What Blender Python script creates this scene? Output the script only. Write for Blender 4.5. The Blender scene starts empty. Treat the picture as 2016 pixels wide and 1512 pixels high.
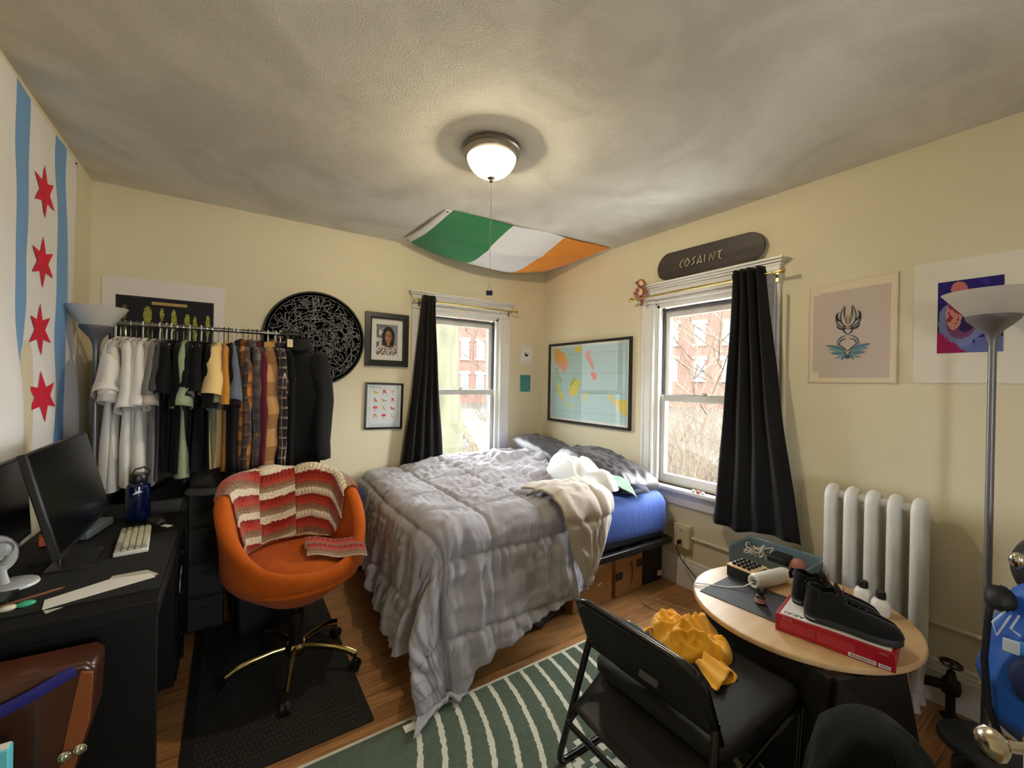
import bpy, math, random
from math import sin, cos, pi, radians, hypot, exp, atan2, sqrt, floor as flr
from mathutils import Vector, Matrix, Euler, noise
S = bpy.context.scene
C = S.collection
# ------------------------------------------------------------------ camera
cam_d = bpy.data.cameras.new('camera'); cam = bpy.data.objects.new('camera', cam_d); C.objects.link(cam)
cam_d.sensor_width = 36.0; cam_d.lens = 831.26 / 2016 * 36.0; cam_d.clip_start = .02; cam_d.clip_end = 400
yaw, pit, rol = radians(33.804), radians(.2353), radians(.94597)
_f = Vector((sin(yaw)*cos(pit), cos(yaw)*cos(pit), -sin(pit))); _r = Vector((cos(yaw), -sin(yaw), 0)); _u = _r.cross(_f)
_r2 = cos(rol)*_r + sin(rol)*_u; _u2 = -sin(rol)*_r + cos(rol)*_u
cam.matrix_world = Matrix(((_r2.x, _u2.x, -_f.x, 0), (_r2.y, _u2.y, -_f.y, 0), (_r2.z, _u2.z, -_f.z, 1.45), (0, 0, 0, 1)))
S.camera = cam
# ------------------------------------------------------------------ sky, exposure
W = bpy.data.worlds.new('overcast_sky'); S.world = W; W.use_nodes = True
_n = W.node_tree.nodes; _l = W.node_tree.links; _n.clear()
_o = _n.new('ShaderNodeOutputWorld'); _b = _n.new('ShaderNodeBackground'); _l.new(_b.outputs[0], _o.inputs[0])
_b.inputs[0].default_value = (.93, .97, 1.0, 1); _b.inputs[1].default_value = 8.6
vs = S.view_settings; vs.view_transform = 'Standard'; vs.look = 'None'; vs.gamma = 1; vs.exposure = 1.66
try: vs.use_curve_mapping = False
except Exception: pass
S.cycles.max_bounces = 10; S.cycles.diffuse_bounces = 6; S.cycles.transparent_max_bounces = 16
S.cycles.sample_clamp_indirect = 6
S.cycles.caustics_reflective = False; S.cycles.caustics_refractive = False
# veiled low sun behind thin cloud: very soft, comes in through the right window
_sd = bpy.data.lights.new('veiled_sun', 'SUN'); _sd.energy = 1.5; _sd.angle = radians(24); _sd.color = (1, .98, .94)
_so = bpy.data.objects.new('veiled_sun', _sd); _so.rotation_euler = Vector((-1.9, 1.75, -.52)).to_track_quat('-Z', 'Y').to_euler(); _so.location = (14, -12, 6); C.objects.link(_so)
# window portals: guide sky sampling only, give off nothing themselves
def portal(loc, rot, sx, sy):
    d = bpy.data.lights.new('window_portal', 'AREA'); d.shape = 'RECTANGLE'; d.size = sx; d.size_y = sy
    d.cycles.is_portal = True
    o = bpy.data.objects.new('window_portal', d); o.location = loc; o.rotation_euler = rot; C.objects.link(o)
portal((1.805, 3.72, 1.38), (radians(-90), 0, 0), .80, 1.4)
portal((.7, -1.35, 1.38), (radians(90), 0, 0), .72, 1.4)
portal((2.95, 1.72, 1.38), (0, radians(90), 0), 1.4, .80)
# ------------------------------------------------------------------ materials
def lin(c):
    return tuple((x/255/12.92 if x/255 <= .04045 else ((x/255+.055)/1.055)**2.4) for x in c)
_M = {}
def M(name, c, r=.6, m=0., c2=None, ns=8., nd=4., bump=0., bs=60., spec=.5, sheen=0., coat=0., em=0., stretch=None, sharp=None):
    if name in _M: return _M[name]
    t = bpy.data.materials.new(name); _M[name] = t; t.use_nodes = True
    N, L = t.node_tree.nodes, t.node_tree.links; b = N['Principled BSDF']
    c = lin(c); b.inputs['Base Color'].default_value = (*c, 1); b.inputs['Roughness'].default_value = r
    b.inputs['Metallic'].default_value = m; b.inputs['Specular IOR Level'].default_value = spec
    b.inputs['Sheen Weight'].default_value = sheen; b.inputs['Coat Weight'].default_value = coat
    if em: b.inputs['Emission Color'].default_value = (*c, 1); b.inputs['Emission Strength'].default_value = em
    if c2 or bump:
        tc = N.new('ShaderNodeTexCoord'); mp = N.new('ShaderNodeMapping'); L.new(tc.outputs['Object'], mp.inputs['Vector'])
        if stretch: mp.inputs['Scale'].default_value = stretch
    if c2:
        nz = N.new('ShaderNodeTexNoise'); nz.inputs['Scale'].default_value = ns; nz.inputs['Detail'].default_value = nd
        L.new(mp.outputs[0], nz.inputs['Vector'])
        rp = N.new('ShaderNodeValToRGB'); e = rp.color_ramp.elements
        w = sharp or .18
        e[0].position = .5-w; e[1].position = .5+w; e[0].color = (*c, 1); e[1].color = (*lin(c2), 1)
        L.new(nz.outputs[0], rp.inputs[0]); L.new(rp.outputs[0], b.inputs['Base Color'])
    if bump:
        n2 = N.new('ShaderNodeTexNoise'); n2.inputs['Scale'].default_value = bs; n2.inputs['Detail'].default_value = 3
        L.new(mp.outputs[0], n2.inputs['Vector'])
        bp = N.new('ShaderNodeBump'); bp.inputs['Strength'].default_value = bump; bp.inputs['Distance'].default_value = .01
        L.new(n2.outputs[0], bp.inputs['Height']); L.new(bp.outputs[0], b.inputs['Normal'])
    return t
def VC(name, r=.6, spec=.4, coat=0., sheen=0., bump=0., bs=200.):
    """material that takes its printed/dyed colour from the mesh's colour attribute 'Col'"""
    if name in _M: return _M[name]
    t = M(name, (128, 128, 128), r=r, spec=spec, coat=coat, sheen=sheen, bump=bump, bs=bs)
    N, L = t.node_tree.nodes, t.node_tree.links
    a = N.new('ShaderNodeVertexColor'); a.layer_name = 'Col'; L.new(a.outputs[0], N['Principled BSDF'].inputs['Base Color'])
    return t
def GLASS(name, tint=(1, 1, 1), gloss=.06):
    if name in _M: return _M[name]
    t = bpy.data.materials.new(name); _M[name] = t; t.use_nodes = True
    N, L = t.node_tree.nodes, t.node_tree.links; N.clear()
    o = N.new('ShaderNodeOutputMaterial'); mx = N.new('ShaderNodeMixShader'); tr = N.new('ShaderNodeBsdfTransparent'); g = N.new('ShaderNodeBsdfGlossy')
    tr.inputs[0].default_value = (*tint, 1); g.inputs['Roughness'].default_value = .02
    lw = N.new('ShaderNodeFresnel'); ge = N.new('ShaderNodeNewGeometry'); mi = N.new('ShaderNodeMapRange'); mi.inputs['To Min'].default_value = 1.45; mi.inputs['To Max'].default_value = 1/1.45
    L.new(ge.outputs['Backfacing'], mi.inputs[0]); L.new(mi.outputs[0], lw.inputs[0])
    L.new(lw.outputs[0], mx.inputs[0]); L.new(tr.outputs[0], mx.inputs[1]); L.new(g.outputs[0], mx.inputs[2]); L.new(mx.outputs[0], o.inputs[0])
    return t
# ------------------------------------------------------------------ mesh builder
class MB:
    def __init__(s): s.v = []; s.f = []; s.k = []; s.c = {}; s.T = None
    def add(s, vs_, fs, k=0, col=None):
        n = len(s.v)
        s.v += [tuple(s.T @ Vector(p)) if s.T else tuple(p) for p in vs_]
        for i, q in enumerate(fs):
            if col is not None: s.c[len(s.f)] = col[i] if isinstance(col, list) else col
            s.f.append([n+j for j in q]); s.k.append(k)
        return s
    def box(s, c, d, k=0, R=None, col=None):
        h = [x/2 for x in d]; vs_ = []
        for sx in (-1, 1):
            for sy in (-1, 1):
                for sz in (-1, 1):
                    p = Vector((sx*h[0], sy*h[1], sz*h[2]))
                    if R is not None: p = R @ p
                    vs_.append((c[0]+p.x, c[1]+p.y, c[2]+p.z))
        return s.add(vs_, [(0, 1, 3, 2), (4, 6, 7, 5), (0, 4, 5, 1), (2, 3, 7, 6), (0, 2, 6, 4), (1, 5, 7, 3)], k, col)
    def bx(s, x0, x1, y0, y1, z0, z1, k=0, col=None):
        return s.box(((x0+x1)/2, (y0+y1)/2, (z0+z1)/2), (abs(x1-x0), abs(y1-y0), abs(z1-z0)), k, None, col)
    def tube(s, pts, r, n=8, k=0, closed=False, cap=True, sq=None):
        P = [Vector(p) for p in pts]; m = len(P); rr = r if isinstance(r, (list, tuple)) else [r]*m
        vs_ = []; prev = None
        for i in range(m):
            if closed: t = P[(i+1) % m]-P[i-1]
            else: t = P[min(i+1, m-1)]-P[max(i-1, 0)]
            if t.length < 1e-9: t = Vector((0, 0, 1))
            t.normalize()
            if prev is None: a = t.orthogonal().normalized() if sq is None else (Vector(sq)-t*Vector(sq).dot(t)).normalized()
            else:
                a = prev-t*prev.dot(t)
                a = a.normalized() if a.length > 1e-6 else t.orthogonal().normalized()
            prev = a; b = t.cross(a)
            q = rr[i]; qa, qb = (q if isinstance(q, (list, tuple)) else (q, q))
            for j in range(n):
                w = 2*pi*j/n; vs_.append(P[i]+a*(qa*cos(w))+b*(qb*sin(w)))
        fs = []
        for i in range(m if closed else m-1):
            for j in range(n):
                i2 = (i+1) % m; fs.append((i*n+j, i*n+(j+1) % n, i2*n+(j+1) % n, i2*n+j))
        if cap and not closed: fs += [tuple(range(n))[::-1], tuple((m-1)*n+j for j in range(n))]
        return s.add(vs_, fs, k)
    def cyl(s, p0, p1, r0, r1=None, n=16, k=0): return s.tube([p0, p1], [r0, r0 if r1 is None else r1], n, k)
    def lathe(s, prof, c=(0, 0, 0), n=24, k=0, a0=0., a1=2*pi):
        full = abs(a1-a0-2*pi) < 1e-6; m = n if full else n+1; vs_ = []
        for (r, z) in prof:
            for j in range(m):
                w = a0+(a1-a0)*j/n; vs_.append((c[0]+r*cos(w), c[1]+r*sin(w), c[2]+z))
        fs = []
        for i in range(len(prof)-1):
            for j in range(n):
                j2 = (j+1) % m; fs.append((i*m+j, i*m+j2, (i+1)*m+j2, (i+1)*m+j))
        if prof[0][0] > 1e-6 and full: fs.append(tuple(range(m))[::-1])
        if prof[-1][0] > 1e-6 and full: fs.append(tuple((len(prof)-1)*m+j for j in range(m)))
        return s.add(vs_, fs, k)
    def grid(s, fn, nu, nv, k=0, wu=False, wv=False, colf=None):
        mu = nu if wu else nu+1; mv = nv if wv else nv+1
        vs_ = [fn(i/nu, j/nv) for i in range(mu) for j in range(mv)]
        fs = []; col = [] if colf else None
        for i in range(nu):
            for j in range(nv):
                i2 = (i+1) % mu; j2 = (j+1) % mv
                fs.append((i*mv+j, i2*mv+j, i2*mv+j2, i*mv+j2))
                if colf: col.append(colf((i+.5)/nu, (j+.5)/nv))
        return s.add(vs_, fs, k, col)
    def prism(s, poly, z0, z1, k=0):
        n = len(poly); vs_ = [(x, y, z0) for x, y in poly]+[(x, y, z1) for x, y in poly]
        fs = [tuple(range(n))[::-1], tuple(range(n, 2*n))]+[(i, (i+1) % n, n+(i+1) % n, n+i) for i in range(n)]
        return s.add(vs_, fs, k)
    def ball(s, c, r, nu=16, nv=10, k=0, R=None):
        r3 = r if isinstance(r, (list, tuple)) else (r, r, r); vs_ = []
        for i in range(nv+1):
            ph = pi*i/nv
            for j in range(nu):
                w = 2*pi*j/nu; p = Vector((r3[0]*sin(ph)*cos(w), r3[1]*sin(ph)*sin(w), -r3[2]*cos(ph)))
                if R is not None: p = R @ p
                vs_.append((c[0]+p.x, c[1]+p.y, c[2]+p.z))
        fs = [(i*nu+j, i*nu+(j+1) % nu, (i+1)*nu+(j+1) % nu, (i+1)*nu+j) for i in range(nv) for j in range(nu)]
        return s.add(vs_, fs, k)
    def build(s, name, mats, parent=None, smooth=40, bevel=0, seg=2, sub=0, solid=0, local=False, weld=True):
        me = bpy.data.meshes.new(name)
        off = Vector((0, 0, 0))
        if parent is not None and not local: off = wloc(parent)
        me.from_pydata([(p[0]-off.x, p[1]-off.y, p[2]-off.z) for p in s.v], [], s.f)
        mats = mats if isinstance(mats, (list, tuple)) else [mats]
        for m_ in mats: me.materials.append(m_)
        me.polygons.foreach_set('material_index', s.k)
        if s.c:
            a = me.color_attributes.new('Col', 'FLOAT_COLOR', 'CORNER'); buf = [1.0]*(4*len(me.loops))
            for p in me.polygons:
                q = lin(s.c.get(p.index, (128, 128, 128)))
                for li in p.loop_indices: buf[4*li:4*li+3] = q
            a.data.foreach_set('color', buf)
        me.update()
        if weld and not s.c:
            import bmesh
            bm = bmesh.new(); bm.from_mesh(me); bmesh.ops.remove_doubles(bm, verts=bm.verts, dist=1e-6)
            bmesh.ops.recalc_face_normals(bm, faces=bm.faces); bm.to_mesh(me); bm.free()
        if smooth:
            me.polygons.foreach_set('use_smooth', [True]*len(me.polygons))
            if smooth < 179: me.set_sharp_from_angle(angle=radians(smooth))
        o = bpy.data.objects.new(name, me); C.objects.link(o)
        if parent is not None: o.parent = parent
        if solid: md = o.modifiers.new('thick', 'SOLIDIFY'); md.thickness = solid; md.offset = 0
        if bevel: md = o.modifiers.new('bevel', 'BEVEL'); md.width = bevel; md.segments = seg; md.limit_method = 'ANGLE'; md.angle_limit = radians(50)
        if sub: md = o.modifiers.new('sub', 'SUBSURF'); md.levels = sub; md.render_levels = sub
        return o
def wloc(o):
    v = Vector((0, 0, 0))
    while o is not None: v += o.location; o = o.parent
    return v
def tag(o, label, cat, group=None, kind=None):
    if label: o['label'] = label
    if cat: o['category'] = cat
    if group: o['group'] = group
    if kind: o['kind'] = kind
    return o
def thing(name, label, cat, loc=(0, 0, 0), rz=0., group=None, rot=None):
    o = bpy.data.objects.new(name, None); C.objects.link(o); o.empty_display_size = .05
    o.location = loc; o.rotation_euler = rot if rot else (0, 0, rz)
    return tag(o, label, cat, group)
def struct(o, label=None, cat=None): return tag(o, label, cat, None, 'structure')
def text_mesh(name, body, size, mat, parent, loc, rot, align='CENTER', ext=.0004, local=False):
    cu = bpy.data.curves.new(name, 'FONT'); cu.body = body; cu.size = size; cu.align_x = align; cu.align_y = 'CENTER'; cu.extrude = ext; cu.resolution_u = 3
    t = bpy.data.objects.new(name, cu); C.objects.link(t)
    bpy.context.view_layer.update()
    me = bpy.data.meshes.new_from_object(t.evaluated_get(bpy.context.evaluated_depsgraph_get()))
    bpy.data.objects.remove(t); bpy.data.curves.remove(cu)
    me.name = name; me.materials.clear(); me.materials.append(mat)
    o = bpy.data.objects.new(name, me); C.objects.link(o)
    if parent is not None:
        o.parent = parent
        if not local: loc = Vector(loc)-wloc(parent)
    o.location = loc; o.rotation_euler = rot
    return o
def art(name, mat, parent, P, U, V, nx, ny, fn, solid=.0015, local=False, warp=None):
    """flat sheet: P corner, U width, V height; fn(u, v) -> rgb 0-255"""
    P, U, V = Vector(P), Vector(U), Vector(V); b = MB()
    Nn = U.cross(V).normalized()
    b.grid(lambda u, v: P+U*u+V*v+(Nn*warp(u, v) if warp else Vector((0, 0, 0))), nx, ny, colf=fn)
    return b.build(name, mat, parent, smooth=40 if warp else 0, solid=solid, local=local)
def ns3(x, y=0., z=0.): return noise.noise(Vector((x, y, z)))
def sst(a, b, x):
    t = min(1, max(0, (x-a)/(b-a))); return t*t*(3-2*t)
def RZ(a): return Matrix.Rotation(a, 3, 'Z')
def inpoly(x, y, p):
    c = False; j = len(p)-1
    for i in range(len(p)):
        if (p[i][1] > y) != (p[j][1] > y) and x < (p[j][0]-p[i][0])*(y-p[i][1])/(p[j][1]-p[i][1])+p[i][0]: c = not c
        j = i
    return c
def segd(x, y, a, b):
    dx, dy = b[0]-a[0], b[1]-a[1]; L2 = dx*dx+dy*dy or 1e-9
    t = max(0, min(1, ((x-a[0])*dx+(y-a[1])*dy)/L2)); return hypot(x-a[0]-t*dx, y-a[1]-t*dy)
# ------------------------------------------------------------------ room shell
XR, YB, XL, YF, ZC = 2.75, 3.52, -.70, -1.15, 2.62
wall_m = M('cream_wall_paint', (222, 213, 185), r=.75, c2=(216, 207, 178), ns=1.3, bump=.12, bs=90, spec=.3)
trim_m = M('white_gloss_trim', (226, 225, 222), r=.35, c2=(218, 217, 212), ns=3, spec=.5)
def ceil_mat():
    t = M('swirled_plaster_ceiling', (216, 211, 200), r=.8, spec=.3)
    N, L = t.node_tree.nodes, t.node_tree.links; b = N['Principled BSDF']
    tc = N.new('ShaderNodeTexCoord')
    def nz(sc, det, dist=0):
        q = N.new('ShaderNodeTexNoise'); q.inputs['Scale'].default_value = sc; q.inputs['Detail'].default_value = det
        q.inputs['Distortion'].default_value = dist; L.new(tc.outputs['Object'], q.inputs['Vector']); return q
    a = nz(1.5, 3, 1.8); rp = N.new('ShaderNodeValToRGB'); e = rp.color_ramp.elements
    e[0].position = .36; e[1].position = .62; e[0].color = (*lin((205, 201, 191)), 1); e[1].color = (*lin((222, 218, 208)), 1)
    L.new(a.outputs[0], rp.inputs[0]); L.new(rp.outputs[0], b.inputs['Base Color'])
    vo = N.new('ShaderNodeTexVoronoi'); vo.inputs['Scale'].default_value = 2.4; L.new(tc.outputs['Object'], vo.inputs['Vector'])
    wv = N.new('ShaderNodeMath'); wv.operation = 'SINE'; m1 = N.new('ShaderNodeMath'); m1.operation = 'MULTIPLY'; m1.inputs[1].default_value = 34
    L.new(vo.outputs['Distance'], m1.inputs[0]); L.new(m1.outputs[0], wv.inputs[0])
    f = nz(150, 3, .5); g = nz(5, 4, 1.5)
    ad = N.new('ShaderNodeMath'); ad.operation = 'MULTIPLY_ADD'; ad.inputs[1].default_value = .10; L.new(wv.outputs[0], ad.inputs[0])
    sc = N.new('ShaderNodeMath'); sc.operation = 'MULTIPLY_ADD'; sc.inputs[1].default_value = .9
    L.new(f.outputs[0], sc.inputs[0]); L.new(g.outputs[0], sc.inputs[2]); L.new(sc.outputs[0], ad.inputs[2])
    bp = N.new('ShaderNodeBump'); bp.inputs['Strength'].default_value = .38; bp.inputs['Distance'].default_value = .008
    L.new(ad.outputs[0], bp.inputs['Height']); L.new(bp.outputs[0], b.inputs['Normal'])
    return t
def floor_mat():
    t = M('oak_plank_floor', (180, 130, 80), r=.33, spec=.5)
    N, L = t.node_tree.nodes, t.node_tree.links; b = N['Principled BSDF']
    tc = N.new('ShaderNodeTexCoord'); br = N.new('ShaderNodeTexBrick'); L.new(tc.outputs['Object'], br.inputs['Vector'])
    br.inputs['Scale'].default_value = 1; br.inputs['Brick Width'].default_value = 1.1; br.inputs['Row Height'].default_value = .085
    br.inputs['Mortar Size'].default_value = .0012; br.offset = .37
    br.inputs['Color1'].default_value = (*lin((192, 143, 93)), 1); br.inputs['Color2'].default_value = (*lin((170, 122, 75)), 1); br.inputs['Mortar'].default_value = (*lin((70, 44, 24)), 1)
    mp = N.new('ShaderNodeMapping'); mp.inputs['Scale'].default_value = (3, 45, 1); L.new(tc.outputs['Object'], mp.inputs['Vector'])
    nz = N.new('ShaderNodeTexNoise'); nz.inputs['Scale'].default_value = 1.3; nz.inputs['Detail'].default_value = 6; nz.inputs['Distortion'].default_value = 1.2; L.new(mp.outputs[0], nz.inputs['Vector'])
    rp = N.new('ShaderNodeValToRGB'); e = rp.color_ramp.elements; e[0].position = .3; e[1].position = .7; e[0].color = (.55, .5, .45, 1); e[1].color = (1.1, 1.08, 1.05, 1)
    L.new(nz.outputs[0], rp.inputs[0])
    mx = N.new('ShaderNodeMix'); mx.data_type = 'RGBA'; mx.blend_type = 'MULTIPLY'; mx.inputs[0].default_value = 1
    L.new(br.outputs['Color'], mx.inputs[6]); L.new(rp.outputs[0], mx.inputs[7]); L.new(mx.outputs[2], b.inputs['Base Color'])
    bp = N.new('ShaderNodeBump'); bp.inputs['Strength'].default_value = .15; bp.inputs['Distance'].default_value = .004
    L.new(nz.outputs[0], bp.inputs['Height']); L.new(bp.outputs[0], b.inputs['Normal'])
    return t
T_ = .16
struct(MB().bx(XL-T_, XR+T_, YF-T_, YB+T_, -.12, 0).build('floor', floor_mat(), smooth=0), 'brown wooden plank floor')
struct(MB().bx(XL-T_, XR+T_, YF-T_, YB+T_, ZC, ZC+.15).build('ceiling', ceil_mat(), smooth=0), 'off-white swirled plaster ceiling')
W1 = (1.415, 2.195); W2 = (1.330, 2.113); WZ = (.70, 2.075)
b = MB(); b.bx(XL-T_, W1[0], YB, YB+T_, 0, ZC).bx(W1[1], XR+T_, YB, YB+T_, 0, ZC).bx(W1[0], W1[1], YB, YB+T_, 0, WZ[0]).bx(W1[0], W1[1], YB, YB+T_, WZ[1], ZC)
struct(b.build('wall_back', wall_m, smooth=0), 'cream painted wall behind the bed')
b = MB(); b.bx(XR, XR+T_, YF-T_, W2[0], 0, ZC).bx(XR, XR+T_, W2[1], YB, 0, ZC).bx(XR, XR+T_, W2[0], W2[1], 0, WZ[0]).bx(XR, XR+T_, W2[0], W2[1], WZ[1], ZC)
struct(b.build('wall_right', wall_m, smooth=0), 'cream painted wall with the radiator')
struct(MB().bx(XL-T_, XL, YF-T_, YB, 0, ZC).build('wall_left', wall_m, smooth=0), 'cream painted wall behind the desk')
W3 = (.3, 1.0)
b = MB(); b.bx(XL, W3[0], YF-T_, YF, 0, ZC).bx(W3[1], XR, YF-T_, YF, 0, ZC).bx(W3[0], W3[1], YF-T_, YF, 0, WZ[0]).bx(W3[0], W3[1], YF-T_, YF, WZ[1], ZC)
struct(b.build('wall_front', wall_m, smooth=0), 'cream painted wall behind the camera')
def skirting(name, T, L0, L1, label):
    b = MB(); b.T = T     # x along wall, y out of wall
    prof = [(0, 0), (.022, 0), (.022, .15), (.018, .158), (.018, .168), (.012, .178), (.012, .192), (.005, .20), (0, .20)]
    vs_ = [(L0, y, z) for y, z in prof]+[(L1, y, z) for y, z in prof]; n = len(prof)
    b.add(vs_, [(i, (i+1) % n, n+(i+1) % n, n+i) for i in range(n)]+[tuple(range(n)), tuple(range(n, 2*n))])
    struct(b.build(name, trim_m, smooth=0), label)
skirting('baseboard_back', Matrix.Translation((0, YB, 0)) @ Matrix.Scale(-1, 4, (0, 1, 0)), XL, XR, 'white baseboard along the back wall')
skirting('baseboard_right', Matrix.Translation((XR, 0, 0)) @ Matrix.Rotation(pi/2, 4, 'Z'), YF, YB-.022, 'white baseboard along the right wall')
# ------------------------------------------------------------------ windows (local x along wall, y = into the wall, z up)
glass_m = GLASS('window_glass')
sash_m = M('weathered_white_sash', (205, 203, 198), r=.45, c2=(192, 190, 185), ns=6)
dark_m = M('dark_sash_track', (60, 58, 56), r=.6)
def window(name, T, x0, x1, label):
    root = struct(thing(name, None, None), label)
    def mk(n, fn, m, par=root, **k):
        b = MB(); b.T = T; fn(b); return b.build(n, m, par, **k)
    cw = .115; z0, z1 = WZ
    def casing(b):
        for s, e in ((x0-cw, x0), (x1, x1+cw)):
            b.bx(s, e, -.02, 0, z0-.02, z1)
            for q in (.010, .030, .092): b.bx(s+q-.006, s+q+.006, -.0245, -.018, z0-.02, z1)
        b.bx(x0-cw, x1+cw, -.022, 0, z1, z1+.11)
        for s in (x0-cw, x1): b.bx(s-.004, s+cw+.004, -.034, 0, z1-.0, z1+.11)
        b.bx(x0-cw-.012, x1+cw+.012, -.038, 0, z1+.105, z1+.12)
        b.bx(x0-cw-.022, x1+cw+.022, -.055, 0, z1+.12, z1+.134)
        b.bx(x0-cw-.034, x1+cw+.034, -.072, 0, z1+.134, z1+.148)
    mk('casing', casing, trim_m, bevel=.002, seg=1, smooth=30)
    def jamb(b):
        b.bx(x0, x0+.012, 0, .16, z0, z1).bx(x1-.012, x1, 0, .16, z0, z1).bx(x0, x1, 0, .16, z1-.012, z1)
        b.bx(x0+.012, x0+.03, .005, .03, z0, z1).bx(x1-.03, x1-.012, .005, .03, z0, z1).bx(x0, x1, .005, .03, z1-.035, z1-.012)
    mk('jamb', jamb, trim_m, smooth=0)
    def track(b):
        b.bx(x0+.012, x0+.026, .072, .088, z0, z1-.02).bx(x1-.026, x1-.012, .072, .088, z0, z1-.02).bx(x0+.02, x1-.02, .06, .10, z1-.05, z1-.036)
    mk('track', track, dark_m, smooth=0)
    def sash(y, za, zb, rb, rt):
        def f(b):
            b.bx(x0+.018, x0+.062, y, y+.034, za, zb).bx(x1-.062, x1-.018, y, y+.034, za, zb)
            b.bx(x0+.062, x1-.062, y, y+.034, za, za+rb).bx(x0+.062, x1-.062, y, y+.034, zb-rt, zb)
        return f
    up = mk('upper_sash', sash(.095, 1.325, z1-.045, .05, .055), sash_m, bevel=.003, seg=1, smooth=30)
    mk('pane', lambda b: b.bx(x0+.06, x1-.06, .110, .113, 1.37, z1-.095), glass_m, up, smooth=0)
    lo = mk('lower_sash', sash(.045, z0+.005, 1.375, .065, .05), sash_m, bevel=.003, seg=1, smooth=30)
    mk('pane', lambda b: b.bx(x0+.06, x1-.06, .060, .063, z0+.065, 1.33), glass_m, lo, smooth=0)
    def lock(b):
        b.bx((x0+x1)/2-.02, (x0+x1)/2+.02, .05, .08, 1.375, 1.383); b.cyl(((x0+x1)/2, .06, 1.383), ((x0+x1)/2, .06, 1.393), .009, n=10)
        b.bx((x0+x1)/2-.006, (x0+x1)/2+.03, .054, .062, 1.387, 1.393)
    mk('sash_lock', lock, M('dull_brass', (150, 140, 110), r=.35, m=1), lo)
    mk('sill', lambda b: b.bx(x0-cw-.025, x1+cw+.025, -.062, .045, z0-.028, z0), trim_m, bevel=.006)
    mk('apron', lambda b: b.bx(x0-cw, x1+cw, -.018, 0, z0-.125, z0-.028).bx(x0-cw, x1+cw, -.024, 0, z0-.050, z0-.028), trim_m, bevel=.003)
    return root
TW1 = Matrix.Translation((0, YB, 0))
TW2 = Matrix.Translation((XR, 0, 0)) @ Matrix.Rotation(-pi/2, 4, 'Z') @ Matrix.Scale(-1, 4, (1, 0, 0))
window('window_1', TW1, W1[0], W1[1], 'white sash window in the back wall beside the bed')
window('window_2', TW2, W2[0], W2[1], 'white sash window in the right wall with skateboard above')
TW3 = Matrix.Translation((0, YF, 0)) @ Matrix.Scale(-1, 4, (0, 1, 0))
window('fill_window', TW3, W3[0], W3[1], 'white window added behind the camera to let in fill light')  # extra window, never in view, added to brighten the near ceiling
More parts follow.
